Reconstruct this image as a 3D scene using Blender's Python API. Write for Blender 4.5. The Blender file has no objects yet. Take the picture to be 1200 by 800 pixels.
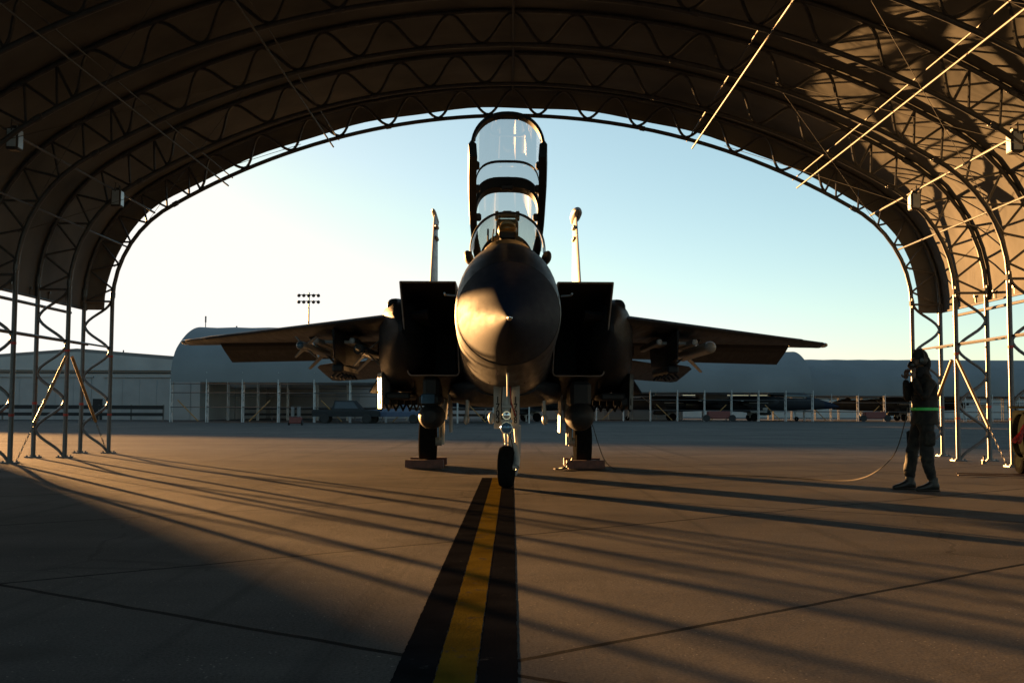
import bpy, math, random
from mathutils import Vector, Matrix, noise
random.seed(7)
PI = math.pi
scn = bpy.context.scene
col = scn.collection

# ------------------------------------------------------------------ light numbers
SUN_AZ = math.radians(33.0)      # to the left of the view axis (+Y)
SUN_EL = math.radians(4.0)
SUN_DIR = Vector((-math.sin(SUN_AZ)*math.cos(SUN_EL), math.cos(SUN_AZ)*math.cos(SUN_EL), math.sin(SUN_EL)))

# ------------------------------------------------------------------ materials
def mat(name, color, rough=0.6, metal=0.0, var=0.15, scale=6.0, bump=0.0, bscale=40.0, emit=None, spec=0.5, coat=0.0):
    m = bpy.data.materials.new(name); m.use_nodes = True
    nt = m.node_tree; b = nt.nodes['Principled BSDF']
    b.inputs['Roughness'].default_value = rough
    b.inputs['Metallic'].default_value = metal
    b.inputs['Specular IOR Level'].default_value = spec
    if coat: b.inputs['Coat Weight'].default_value = coat
    tc = nt.nodes.new('ShaderNodeTexCoord')
    nz = nt.nodes.new('ShaderNodeTexNoise'); nz.inputs['Scale'].default_value = scale; nz.inputs['Detail'].default_value = 6
    nt.links.new(tc.outputs['Object'], nz.inputs['Vector'])
    mx = nt.nodes.new('ShaderNodeMix'); mx.data_type = 'RGBA'
    c = Vector(color[:3])
    mx.inputs[6].default_value = (*(c*(1-var)), 1); mx.inputs[7].default_value = (*(c*(1+var)), 1)
    rp = nt.nodes.new('ShaderNodeMapRange'); rp.inputs[1].default_value = .3; rp.inputs[2].default_value = .7
    nt.links.new(nz.outputs['Fac'], rp.inputs[0]); nt.links.new(rp.outputs[0], mx.inputs[0])
    nt.links.new(mx.outputs[2], b.inputs['Base Color'])
    if bump:
        n2 = nt.nodes.new('ShaderNodeTexNoise'); n2.inputs['Scale'].default_value = bscale; n2.inputs['Detail'].default_value = 4
        nt.links.new(tc.outputs['Object'], n2.inputs['Vector'])
        bp = nt.nodes.new('ShaderNodeBump'); bp.inputs['Strength'].default_value = bump; bp.inputs['Distance'].default_value = .02
        nt.links.new(n2.outputs['Fac'], bp.inputs['Height']); nt.links.new(bp.outputs[0], b.inputs['Normal'])
    if emit:
        b.inputs['Emission Color'].default_value = (*emit[:3], 1); b.inputs['Emission Strength'].default_value = emit[3]
    return m

def glass_mat(name, tint=(1, 1, 1), gloss=0.10, rough=0.03):
    m = bpy.data.materials.new(name); m.use_nodes = True
    nt = m.node_tree; nt.nodes.clear()
    out = nt.nodes.new('ShaderNodeOutputMaterial')
    tr = nt.nodes.new('ShaderNodeBsdfTransparent'); tr.inputs[0].default_value = (*tint, 1)
    gl = nt.nodes.new('ShaderNodeBsdfGlossy'); gl.inputs['Roughness'].default_value = rough
    fr = nt.nodes.new('ShaderNodeLayerWeight'); fr.inputs[0].default_value = .25
    nz = nt.nodes.new('ShaderNodeTexNoise'); nz.inputs['Scale'].default_value = 9
    mr = nt.nodes.new('ShaderNodeMath'); mr.operation = 'MULTIPLY_ADD'; mr.inputs[1].default_value = .02; mr.inputs[2].default_value = gloss
    nt.links.new(nz.outputs['Fac'], mr.inputs[0])
    ad = nt.nodes.new('ShaderNodeMath'); ad.operation = 'MULTIPLY_ADD'; ad.inputs[1].default_value = .38; ad.use_clamp = True
    nt.links.new(fr.outputs['Fresnel'], ad.inputs[0]); nt.links.new(mr.outputs[0], ad.inputs[2])
    mx = nt.nodes.new('ShaderNodeMixShader')
    nt.links.new(ad.outputs[0], mx.inputs[0]); nt.links.new(tr.outputs[0], mx.inputs[1]); nt.links.new(gl.outputs[0], mx.inputs[2])
    nt.links.new(mx.outputs[0], out.inputs[0])
    return m

M = {}
def jet_paint(name, color, rough, panel=0.9):
    """flat aircraft paint with stains, streaks along the airframe and fine panel seams"""
    m = mat(name, color, rough, 0, .10, 1.1)
    nt = m.node_tree; b = nt.nodes['Principled BSDF']
    tc = [n for n in nt.nodes if n.type == 'TEX_COORD'][0]
    mp = nt.nodes.new('ShaderNodeMapping'); mp.inputs['Scale'].default_value = (9, .9, 9)
    nt.links.new(tc.outputs['Object'], mp.inputs[0])
    nz = nt.nodes.new('ShaderNodeTexNoise'); nz.inputs['Scale'].default_value = 1.5; nz.inputs['Detail'].default_value = 7
    nt.links.new(mp.outputs[0], nz.inputs['Vector'])
    mr = nt.nodes.new('ShaderNodeMapRange'); mr.inputs[1].default_value = .3; mr.inputs[2].default_value = .7
    mr.inputs[3].default_value = rough-.04; mr.inputs[4].default_value = rough+.08
    nt.links.new(nz.outputs['Fac'], mr.inputs[0]); nt.links.new(mr.outputs[0], b.inputs['Roughness'])
    b.inputs['Specular IOR Level'].default_value = .12
    if panel:
        sp = nt.nodes.new('ShaderNodeSeparateXYZ'); nt.links.new(tc.outputs['Object'], sp.inputs[0])
        def seam(sock, per, w):
            a = nt.nodes.new('ShaderNodeMath'); a.operation = 'DIVIDE'; a.inputs[1].default_value = per; nt.links.new(sock, a.inputs[0])
            f = nt.nodes.new('ShaderNodeMath'); f.operation = 'PINGPONG'; f.inputs[1].default_value = .5; nt.links.new(a.outputs[0], f.inputs[0])
            g = nt.nodes.new('ShaderNodeMath'); g.operation = 'LESS_THAN'; g.inputs[1].default_value = w/per; nt.links.new(f.outputs[0], g.inputs[0])
            return g.outputs[0]
        s1 = seam(sp.outputs['Y'], panel, .004); s2 = seam(sp.outputs['Z'], .63, .004)
        mxx = nt.nodes.new('ShaderNodeMath'); mxx.operation = 'MAXIMUM'; nt.links.new(s1, mxx.inputs[0]); nt.links.new(s2, mxx.inputs[1])
        bp = nt.nodes.new('ShaderNodeBump'); bp.inputs['Strength'].default_value = .35; bp.inputs['Distance'].default_value = .004; bp.invert = True
        nt.links.new(mxx.outputs[0], bp.inputs['Height']); nt.links.new(bp.outputs[0], b.inputs['Normal'])
    return m
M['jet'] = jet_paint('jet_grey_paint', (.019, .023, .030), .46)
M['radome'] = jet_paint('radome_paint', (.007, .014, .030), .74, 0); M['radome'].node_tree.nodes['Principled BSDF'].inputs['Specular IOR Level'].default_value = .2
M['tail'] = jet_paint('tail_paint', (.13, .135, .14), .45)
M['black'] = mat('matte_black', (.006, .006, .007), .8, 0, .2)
M['frame'] = mat('canopy_frame_paint', (.006, .007, .009), .6, 0, .2)
M['rubber'] = mat('tyre_rubber', (.008, .008, .008), .8, 0, .3, 20, .2, 60, spec=.0)
M['wheel'] = mat('wheel_metal', (.45, .45, .43), .45, .3)
M['gearwhite'] = mat('gear_white_paint', (.30, .31, .30), .45, 0, .15, 9)
M['geargrey'] = mat('gear_door_paint', (.26, .27, .28), .5, 0, .15, 9)
M['chrome'] = mat('polished_metal', (.7, .7, .7), .12, 1, .05)
M['lens'] = mat('lamp_lens', (.55, .58, .6), .06, .6, .05)
M['bluelens'] = mat('pod_window_glass', (.08, .16, .25), .05, .3, .2)
M['nozzle'] = mat('nozzle_titanium', (.12, .11, .10), .4, .8, .3)
M['missile'] = mat('missile_paint', (.22, .225, .22), .4, 0, .12)
M['chock'] = mat('chock_paint', (.10, .028, .014), .6, 0, .35, 12, .2)
M['digit'] = mat('stencil_black', (.01, .01, .01), .7)
M['insigniadark'] = mat('insignia_dark', (.02, .022, .03), .6)
M['insignialight'] = mat('insignia_light', (.2, .2, .2), .6)
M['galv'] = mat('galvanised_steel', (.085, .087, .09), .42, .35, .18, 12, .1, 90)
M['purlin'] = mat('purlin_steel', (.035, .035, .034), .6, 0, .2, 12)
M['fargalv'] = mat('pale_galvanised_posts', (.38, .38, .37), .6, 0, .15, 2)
M['redtape'] = mat('red_marker_tape', (.35, .03, .02), .6)
M['brace'] = mat('brace_orange_paint', (.30, .16, .05), .5, 0, .25, 9)
M['chain'] = mat('dark_chain', (.08, .08, .08), .5, .6)
M['skin'] = mat('skin', (.13, .075, .05), .55)
M['boot'] = mat('boot_leather', (.012, .010, .008), .5)
M['knit'] = mat('black_knit', (.012, .012, .013), .9, 0, .3, 50, .4, 120)
M['belt'] = mat('green_belt_glow', (.03, .42, .07), .4, 0, .1, 20, emit=(.02, .5, .05, .03))  # faint emission stands in for light the belt throws back
M['headset'] = mat('headset_plastic', (.015, .015, .015), .4)
M['cable'] = mat('cable_jacket', (.06, .045, .03), .5)
M['helmet'] = mat('amber_lit_helmet', (.50, .40, .26), .3, 0, .1)  # warm tan colour stands in for amber sunlight on the helmet
M['visor'] = mat('amber_lit_visor', (.30, .16, .05), .18, .3, .1)  # amber put into the colour to imitate the sun glow
M['suit'] = mat('flight_suit', (.12, .11, .06), .8, 0, .2, 12, .3, 60)
M['seatm'] = mat('amber_lit_seat', (.12, .10, .06), .8)  # lighter brown so seats and glare shield look amber-lit
M['shield'] = mat('far_shelter_fabric', (.15, .16, .165), .8, 0, .10, .25)
M['lightface'] = mat('floodlight_face', (.42, .5, .56), .2, .1)
M['lightbox'] = mat('floodlight_housing', (.03, .03, .03), .5)
M['cart'] = mat('cart_paint', (.012, .014, .012), 1, 0, .2, spec=0)
M['red'] = mat('red_cloth', (.25, .02, .015), .7, 0, .2)
M['redpaint'] = mat('red_paint', (.12, .018, .014), .5)
M['white'] = mat('white_paint', (.12, .12, .12), .5)
M['wallpale'] = mat('hangar_wall_paint', (.30, .31, .305), .7, 0, .12, .35)
M['roofdark'] = mat('hangar_roof', (.12, .12, .12), .6, 0, .2, .4)
M['doorpale'] = mat('hangar_door_paint', (.25, .26, .26), .6, 0, .12, .5)
M['dark'] = mat('dark_paint', (.014, .016, .018), .6, spec=.25)
M['glass'] = glass_mat('canopy_glass', (.95, .96, .97), .004)
M['wglass'] = glass_mat('windscreen_glass', (.86, .84, .78), .07)
M['hudglass'] = glass_mat('hud_glass', (.8, .85, .8), .05)
M['leaf'] = mat('treeline_leaves', (.03, .04, .025), .9, 0, .4, .3)
M['cartyre'] = mat('vehicle_tyre', (.012, .012, .012), .8)
M['carglass'] = mat('vehicle_glass', (.02, .025, .03), .08)
M['blue'] = mat('blue_vehicle_paint', (.03, .06, .12), .35)
M['wood'] = mat('hose_orange', (.10, .035, .012), .5)
# camouflage
def camo():
    m = mat('camouflage_cloth', (.07, .07, .05), .85, 0, .1, 6, .5, 14)
    nt = m.node_tree; b = nt.nodes['Principled BSDF']
    tc = [n for n in nt.nodes if n.type == 'TEX_COORD'][0]
    n = nt.nodes.new('ShaderNodeTexNoise'); n.inputs['Scale'].default_value = 11; n.inputs['Detail'].default_value = 3
    nt.links.new(tc.outputs['Object'], n.inputs['Vector'])
    r = nt.nodes.new('ShaderNodeValToRGB'); r.color_ramp.interpolation = 'CONSTANT'
    e = r.color_ramp.elements; e[0].color = (.003, .003, .003, 1); e[1].position = .45; e[1].color = (.009, .0085, .007, 1)
    k = e.new(.55); k.color = (.020, .018, .013, 1); k = e.new(.63); k.color = (.006, .0065, .005, 1)
    nt.links.new(n.outputs['Fac'], r.inputs[0]); nt.links.new(r.outputs[0], b.inputs['Base Color'])
    return m
M['camo'] = camo()

def ground_mat():
    m = bpy.data.materials.new('apron_concrete'); m.use_nodes = True
    nt = m.node_tree; N = nt.nodes; L = nt.links; b = N['Principled BSDF']
    tc = N.new('ShaderNodeTexCoord'); sp = N.new('ShaderNodeSeparateXYZ'); L.new(tc.outputs['Object'], sp.inputs[0])
    def math_(op, a, bb=None, c=None):
        n = N.new('ShaderNodeMath'); n.operation = op
        for i, v in enumerate((a, bb, c)):
            if v is None: continue
            if isinstance(v, (int, float)): n.inputs[i].default_value = v
            else: L.new(v, n.inputs[i])
        return n.outputs[0]
    def noise_(scale, detail=6, vec=None, rough=.5):
        n = N.new('ShaderNodeTexNoise'); n.inputs['Scale'].default_value = scale; n.inputs['Detail'].default_value = detail
        n.inputs['Roughness'].default_value = rough
        L.new(vec or tc.outputs['Object'], n.inputs['Vector']); return n.outputs['Fac']
    wob = math_('MULTIPLY', math_('SUBTRACT', noise_(2.2, 4), .5), .05)
    def joint(tan_, per, off, w):
        t = math_('SUBTRACT', sp.outputs['Y'], math_('MULTIPLY', sp.outputs['X'], tan_))
        t = math_('ADD', math_('SUBTRACT', t, off), wob)
        f = math_('PINGPONG', math_('DIVIDE', t, per), .5)
        return math_('LESS_THAN', f, w/per)
    j1 = joint(math.tan(math.radians(41)), 4.45, 4.45, .028)
    j2 = joint(math.tan(math.radians(-36)), 9.3, 4.25, .028)
    # the joints fade where they were sealed flush
    jn = math_('MAXIMUM', j1, j2)
    big = noise_(.22, 5); mid = noise_(1.3, 8, None, .65); fine = noise_(70, 6, None, .8)
    mp = N.new('ShaderNodeMapping'); mp.inputs['Scale'].default_value = (.12, 1.1, 1); L.new(tc.outputs['Object'], mp.inputs[0])
    streak = noise_(.5, 6, mp.outputs[0], .6)
    v = math_('ADD', math_('MULTIPLY', big, .35), math_('MULTIPLY', mid, .35))
    v = math_('ADD', v, math_('MULTIPLY', math_('SUBTRACT', fine, .38), 1.1)); v = math_('ADD', v, math_('MULTIPLY', streak, .45))
    r = N.new('ShaderNodeValToRGB'); e = r.color_ramp.elements
    e[0].position = .42; e[0].color = (.014, .015, .018, 1); e[1].position = 1.0; e[1].color = (.155, .142, .126, 1)
    L.new(v, r.inputs[0])
    # fine light grit
    vo = N.new('ShaderNodeTexVoronoi'); vo.inputs['Scale'].default_value = 26; L.new(tc.outputs['Object'], vo.inputs['Vector'])
    grit = math_('MULTIPLY', math_('LESS_THAN', vo.outputs['Distance'], .12), math_('GREATER_THAN', noise_(3, 2), .56))
    m1 = N.new('ShaderNodeMix'); m1.data_type = 'RGBA'; L.new(math_('MULTIPLY', grit, .8), m1.inputs[0]); L.new(r.outputs[0], m1.inputs[6]); m1.inputs[7].default_value = (.28, .25, .21, 1)
    # oil stains
    st = N.new('ShaderNodeMapRange'); st.inputs[1].default_value = .60; st.inputs[2].default_value = .70; L.new(noise_(.8, 3), st.inputs[0])
    m2 = N.new('ShaderNodeMix'); m2.data_type = 'RGBA'; L.new(math_('MULTIPLY', st.outputs[0], .45), m2.inputs[0]); L.new(m1.outputs[2], m2.inputs[6]); m2.inputs[7].default_value = (.03, .028, .026, 1)
    # hairline cracks and faint tyre scuffs along the taxi line
    vc = N.new('ShaderNodeTexVoronoi'); vc.feature = 'DISTANCE_TO_EDGE'; vc.inputs['Scale'].default_value = .21
    wv = N.new('ShaderNodeVectorMath'); wv.operation = 'MULTIPLY_ADD'; wn = N.new('ShaderNodeTexNoise'); wn.inputs['Scale'].default_value = .9; wn.inputs['Detail'].default_value = 8
    L.new(tc.outputs['Object'], wn.inputs['Vector']); L.new(wn.outputs['Color'], wv.inputs[0]); wv.inputs[1].default_value = (.7, .7, 0); L.new(tc.outputs['Object'], wv.inputs[2]); L.new(wv.outputs[0], vc.inputs['Vector'])
    crack = math_('MULTIPLY', math_('LESS_THAN', vc.outputs['Distance'], .0028), math_('GREATER_THAN', noise_(.35, 2), .50))
    jn = math_('MAXIMUM', jn, math_('MULTIPLY', crack, .28))
    mt = N.new('ShaderNodeMapping'); mt.inputs['Scale'].default_value = (3.2, .05, 1); L.new(tc.outputs['Object'], mt.inputs[0])
    tn = noise_(1, 4, mt.outputs[0], .6); tr = N.new('ShaderNodeMapRange'); tr.inputs[1].default_value = .56; tr.inputs[2].default_value = .68; L.new(tn, tr.inputs[0])
    m25 = N.new('ShaderNodeMix'); m25.data_type = 'RGBA'; L.new(math_('MULTIPLY', tr.outputs[0], .5), m25.inputs[0]); L.new(m2.outputs[2], m25.inputs[6]); m25.inputs[7].default_value = (.03, .03, .03, 1); m2 = m25
    m3 = N.new('ShaderNodeMix'); m3.data_type = 'RGBA'; L.new(jn, m3.inputs[0]); L.new(m2.outputs[2], m3.inputs[6]); m3.inputs[7].default_value = (.006, .006, .0065, 1)
    L.new(m3.outputs[2], b.inputs['Base Color'])
    rr = N.new('ShaderNodeMapRange'); rr.inputs[3].default_value = .52; rr.inputs[4].default_value = .78; L.new(mid, rr.inputs[0]); L.new(rr.outputs[0], b.inputs['Roughness'])
    b.inputs['Specular IOR Level'].default_value = .01
    h = math_('ADD', math_('MULTIPLY', fine, .55), math_('MULTIPLY', noise_(14, 6), .6)); h = math_('SUBTRACT', h, math_('MULTIPLY', jn, 2.5))
    bp = N.new('ShaderNodeBump'); bp.inputs['Strength'].default_value = .9; bp.inputs['Distance'].default_value = .02
    L.new(h, bp.inputs['Height']); L.new(bp.outputs[0], b.inputs['Normal'])
    return m
M['ground'] = ground_mat()

def paint_mat(name, color, wear):
    m = mat(name, color, .8, 0, .3, 3.0, .12, 70)
    nt = m.node_tree; N = nt.nodes; L = nt.links; b = N['Principled BSDF']
    tc = [n for n in N if n.type == 'TEX_COORD'][0]
    old = b.inputs['Base Color'].links[0].from_socket
    nz = N.new('ShaderNodeTexNoise'); nz.inputs['Scale'].default_value = 7; nz.inputs['Detail'].default_value = 9; nz.inputs['Roughness'].default_value = .75
    L.new(tc.outputs['Object'], nz.inputs['Vector'])
    mr = N.new('ShaderNodeMapRange'); mr.inputs[1].default_value = wear; mr.inputs[2].default_value = wear+.08; L.new(nz.outputs['Fac'], mr.inputs[0])
    mx = N.new('ShaderNodeMix'); mx.data_type = 'RGBA'; L.new(mr.outputs[0], mx.inputs[0]); L.new(old, mx.inputs[6]); mx.inputs[7].default_value = (.05, .045, .04, 1)
    L.new(mx.outputs[2], b.inputs['Base Color'])
    b.inputs['Specular IOR Level'].default_value = 0; b.inputs['Roughness'].default_value = 1
    return m
M['yellow'] = paint_mat('yellow_line_paint', (.10, .066, .010), .56)
M['blackline'] = paint_mat('black_line_paint', (.010, .010, .011), .62)

def fabric_mat():
    m = bpy.data.materials.new('shelter_fabric'); m.use_nodes = True
    nt = m.node_tree; N = nt.nodes; L = nt.links; b = N['Principled BSDF']
    tc = N.new('ShaderNodeTexCoord')
    n1 = N.new('ShaderNodeTexNoise'); n1.inputs['Scale'].default_value = .7; n1.inputs['Detail'].default_value = 7; L.new(tc.outputs['Object'], n1.inputs['Vector'])
    r = N.new('ShaderNodeValToRGB'); e = r.color_ramp.elements
    e[0].position = .3; e[0].color = (.090, .092, .090, 1); e[1].position = .7; e[1].color = (.155, .154, .148, 1)
    L.new(n1.outputs['Fac'], r.inputs[0]); L.new(r.outputs[0], b.inputs['Base Color'])
    b.inputs['Roughness'].default_value = .9; b.inputs['Specular IOR Level'].default_value = .05
    n2 = N.new('ShaderNodeTexNoise'); n2.inputs['Scale'].default_value = 1.1; n2.inputs['Detail'].default_value = 2; n2.inputs['Distortion'].default_value = .8
    L.new(tc.outputs['Object'], n2.inputs['Vector'])
    bp = N.new('ShaderNodeBump'); bp.inputs['Strength'].default_value = .35; bp.inputs['Distance'].default_value = .10
    L.new(n2.outputs['Fac'], bp.inputs['Height']); L.new(bp.outputs[0], b.inputs['Normal'])
    return m
M['fabric'] = fabric_mat()

# ------------------------------------------------------------------ mesh builder
class MB:
    def __init__(s): s.v = []; s.f = []; s.mi = []; s.cur = 0; s.marks = []
    def new(s): s.marks.append((len(s.v), len(s.f))); return s
    def build_each(s, name, m, parent=None, smooth=False, angle=40):
        mk = s.marks+[(len(s.v), len(s.f))]; out = []
        for (v0, f0), (v1, f1) in zip(mk, mk[1:]):
            q = MB(); q.v = s.v[v0:v1]; q.f = [tuple(i-v0 for i in f) for f in s.f[f0:f1]]; q.mi = s.mi[f0:f1]
            out.append(q.build(name, m, parent, smooth, angle))
        return out
    def add(s, vs, fs, mi=None):
        o = len(s.v); s.v += [tuple(v) for v in vs]; s.f += [tuple(i+o for i in f) for f in fs]
        s.mi += [s.cur if mi is None else mi]*len(fs)
    def box(s, c, d, rot=None, bev=0.0, mi=None):
        x, y, z = [k/2 for k in d]
        if bev:
            b = min(bev, x*.9, y*.9, z*.9)
            vs = []
            for sx in (-1, 1):
                for sy in (-1, 1):
                    for sz in (-1, 1):
                        vs += [(sx*x, sy*(y-b), sz*(z-b)), (sx*(x-b), sy*y, sz*(z-b)), (sx*(x-b), sy*(y-b), sz*z)]
            def I(sx, sy, sz, k): return ((sx > 0)*4+(sy > 0)*2+(sz > 0))*3+k
            fs = []
            for sg in (-1, 1):
                fs.append([I(sg, -1, -1, 0), I(sg, 1, -1, 0), I(sg, 1, 1, 0), I(sg, -1, 1, 0)][::sg])
                fs.append([I(-1, sg, -1, 1), I(-1, sg, 1, 1), I(1, sg, 1, 1), I(1, sg, -1, 1)][::sg])
                fs.append([I(-1, -1, sg, 2), I(1, -1, sg, 2), I(1, 1, sg, 2), I(-1, 1, sg, 2)][::sg])
            for sx in (-1, 1):
                for sy in (-1, 1):
                    fs.append([I(sx, sy, -1, 0), I(sx, sy, -1, 1), I(sx, sy, 1, 1), I(sx, sy, 1, 0)][::sx*sy])
                for sz in (-1, 1):
                    fs.append([I(sx, -1, sz, 0), I(sx, 1, sz, 0), I(sx, 1, sz, 2), I(sx, -1, sz, 2)][::sx*sz])
            for sy in (-1, 1):
                for sz in (-1, 1):
                    fs.append([I(-1, sy, sz, 1), I(-1, sy, sz, 2), I(1, sy, sz, 2), I(1, sy, sz, 1)][::sy*sz])
            for sx in (-1, 1):
                for sy in (-1, 1):
                    for sz in (-1, 1):
                        fs.append([I(sx, sy, sz, 0), I(sx, sy, sz, 1), I(sx, sy, sz, 2)][::sx*sy*sz])
        else:
            vs = [(sx*x, sy*y, sz*z) for sx in (-1, 1) for sy in (-1, 1) for sz in (-1, 1)]
            fs = [(0, 1, 3, 2), (4, 6, 7, 5), (0, 4, 5, 1), (2, 3, 7, 6), (0, 2, 6, 4), (1, 5, 7, 3)]
        if rot is not None: vs = [rot @ Vector(v) for v in vs]
        c = Vector(c); s.add([Vector(v)+c for v in vs], fs, mi)
    def tube(s, pts, r, n=8, caps=True, closed=False, mi=None, flat=None):
        pts = [Vector(p) for p in pts]; m = len(pts)
        rs = r if isinstance(r, (list, tuple)) else [r]*m
        T = []
        for i in range(m):
            a = pts[(i-1) % m] if (closed or i > 0) else pts[i]; b = pts[(i+1) % m] if (closed or i < m-1) else pts[i]
            t = (b-a); T.append(t.normalized() if t.length > 1e-9 else Vector((0, 0, 1)))
        up = Vector((0, 0, 1)) if abs(T[0].z) < .9 else Vector((1, 0, 0))
        nrm = (up - T[0]*up.dot(T[0])).normalized(); vs = []
        for i in range(m):
            nrm = (nrm - T[i]*nrm.dot(T[i])).normalized(); bi = T[i].cross(nrm)
            for k in range(n):
                a = 2*PI*k/n
                vs.append(pts[i]+(nrm*math.cos(a)+bi*math.sin(a)*(flat or 1))*rs[i])
        fs = []
        for i in range(m if closed else m-1):
            j = (i+1) % m
            for k in range(n): fs.append((i*n+k, i*n+(k+1) % n, j*n+(k+1) % n, j*n+k))
        if caps and not closed: fs.append(tuple(range(n))[::-1]); fs.append(tuple((m-1)*n+k for k in range(n)))
        s.add(vs, fs, mi)
    def loft(s, rings, cap0=True, cap1=True, close=True, mi=None):
        n = len(rings[0]); vs = [p for r in rings for p in r]; fs = []
        for i in range(len(rings)-1):
            for k in range(n if close else n-1):
                fs.append((i*n+k, i*n+(k+1) % n, (i+1)*n+(k+1) % n, (i+1)*n+k))
        if cap0: fs.append(tuple(range(n))[::-1])
        if cap1: fs.append(tuple((len(rings)-1)*n+k for k in range(n)))
        s.add(vs, fs, mi)
    def lathe(s, prof, c, axis='Y', n=24, mi=None, mat_=None):
        """prof: list of (along, radius)"""
        c = Vector(c); rings = []
        for (t, r) in prof:
            ring = []
            for k in range(n):
                a = 2*PI*k/n; u, w = math.cos(a)*max(r, 1e-4), math.sin(a)*max(r, 1e-4)
                p = {'Y': Vector((u, t, w)), 'X': Vector((t, u, w)), 'Z': Vector((u, w, t))}[axis]
                if mat_ is not None: p = mat_ @ p
                ring.append(c+p)
            rings.append(ring)
        s.loft(rings, True, True, mi=mi)
    def ellipsoid(s, c, r, n=16, m=10, rot=None, mi=None):
        c = Vector(c); rings = []
        for i in range(m+1):
            th = PI*i/m; ring = []
            for k in range(n):
                a = 2*PI*k/n; st = max(math.sin(th), 1e-3)
                p = Vector((r[0]*st*math.cos(a), r[1]*st*math.sin(a), -r[2]*math.cos(th)))
                if rot is not None: p = rot @ p
                ring.append(c+p)
            rings.append(ring)
        s.loft(rings, mi=mi)
    def build(s, name, m, parent=None, smooth=False, angle=40, label=None, fix=True):
        me = bpy.data.meshes.new(name); me.from_pydata(s.v, [], s.f)
        mats = m if isinstance(m, (list, tuple)) else [m]
        for k in mats: me.materials.append(k)
        if len(mats) > 1: me.polygons.foreach_set('material_index', s.mi)
        me.validate()
        if fix:
            import bmesh
            bm = bmesh.new(); bm.from_mesh(me); bmesh.ops.recalc_face_normals(bm, faces=bm.faces); bm.to_mesh(me); bm.free()
        if smooth:
            me.polygons.foreach_set('use_smooth', [True]*len(me.polygons))
            if angle: me.set_sharp_from_angle(angle=math.radians(angle))
        me.update()
        o = bpy.data.objects.new(name, me); col.objects.link(o)
        if parent is not None: o.parent = parent
        if label: o['label'] = label
        return o

def tag(o, label=None, cat=None, group=None, kind=None):
    if label: o['label'] = label
    if cat: o['category'] = cat
    if group: o['group'] = group
    if kind: o['kind'] = kind
    return o
def empty(name, loc=(0, 0, 0), rz=0, label=None, cat=None, group=None):
    o = bpy.data.objects.new(name, None); col.objects.link(o); o.location = loc; o.rotation_euler = (0, 0, rz)
    o.empty_display_size = .2
    return tag(o, label, cat, group)
def children(o): return [c for c in bpy.data.objects if c.parent == o]
def copy_tree(o, parent=None, skip=()):
    c = o.copy(); col.objects.link(c)
    if parent is not None: c.parent = parent
    for ch in children(o):
        if ch.name.split('.')[0] in skip: continue
        copy_tree(ch, c, skip)
    return c
def lerp(a, b, t): return a+(b-a)*t

# ------------------------------------------------------------------ setting: ground, lines
def struct(o): o['kind'] = 'structure'; return o
g = MB(); S = 3000
g.add([(-S, -S, 0), (S, -S, 0), (S, S, 0), (-S, S, 0)], [(0, 1, 2, 3)])
struct(g.build('ground', M['ground']))
g = MB(); LX = -.205
def strip(x0, x1, y0, y1, z, n=60, jag=.0025):
    vs = []; fs = []
    for i in range(n+1):
        y = lerp(y0, y1, i/n)
        vs += [(x0+random.uniform(-jag, jag), y, z), (x1+random.uniform(-jag, jag), y, z)]
    for i in range(n): fs.append((2*i, 2*i+1, 2*i+3, 2*i+2))
    return vs, fs
g.add(*strip(LX-.075, LX+.075, -6, 16.7, .0025, 700)); struct(g.build('yellow_guide_line', M['yellow']))
g = MB(); g.add(*strip(LX-.232, LX-.079, -6, 16.7, .0015, 700)); g.add(*strip(LX+.079, LX+.232, -6, 16.7, .0015, 700))
struct(g.build('black_line_border', M['blackline']))

# ------------------------------------------------------------------ arch profile
R_IN, r_IN, XW, ZC, ZB = 15.7, 2.6, 9.3, 3.49, -7.77
ANG = math.atan2(11.26, 6.7)            # direction of the tangency point
ACT = PI/2-ANG                          # half angle of the crown arc
L1 = ZC; L2 = L1+r_IN*ANG; LT = L2+R_IN*ACT      # column, knee, crown (half)
def prof(u, off):
    """u = length along the inner chord from the left foot; off = outward offset"""
    sgn = -1
    if u > LT: u = 2*LT-u; sgn = 1
    if u <= L1: x, z = XW+off, u
    elif u <= L2:
        a = (u-L1)/r_IN; x = (XW-r_IN)+(r_IN+off)*math.cos(a); z = ZC+(r_IN+off)*math.sin(a)
    else:
        a = ANG+(u-L2)/R_IN; x = (R_IN+off)*math.cos(a); z = ZB+(R_IN+off)*math.sin(a)
    return sgn*x, z
def path_u(u0, u1, step=.35):
    n = max(2, int((u1-u0)/step)); return [u0+(u1-u0)*i/n for i in range(n+1)]
TW = .655
PER = 2*LT/25.0
def tri(ph):                       # rounded triangle wave, -1..1
    ph = ph % 1.0; t = 4*abs(ph-.5)-1
    return max(-1, min(1, t*1.12-.12*t**3*1.0))
ribs_y = [25.8-2.53*i for i in range(10)]
Y_END = 26.02; Y_BACK = ribs_y[-1]-1.0

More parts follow.
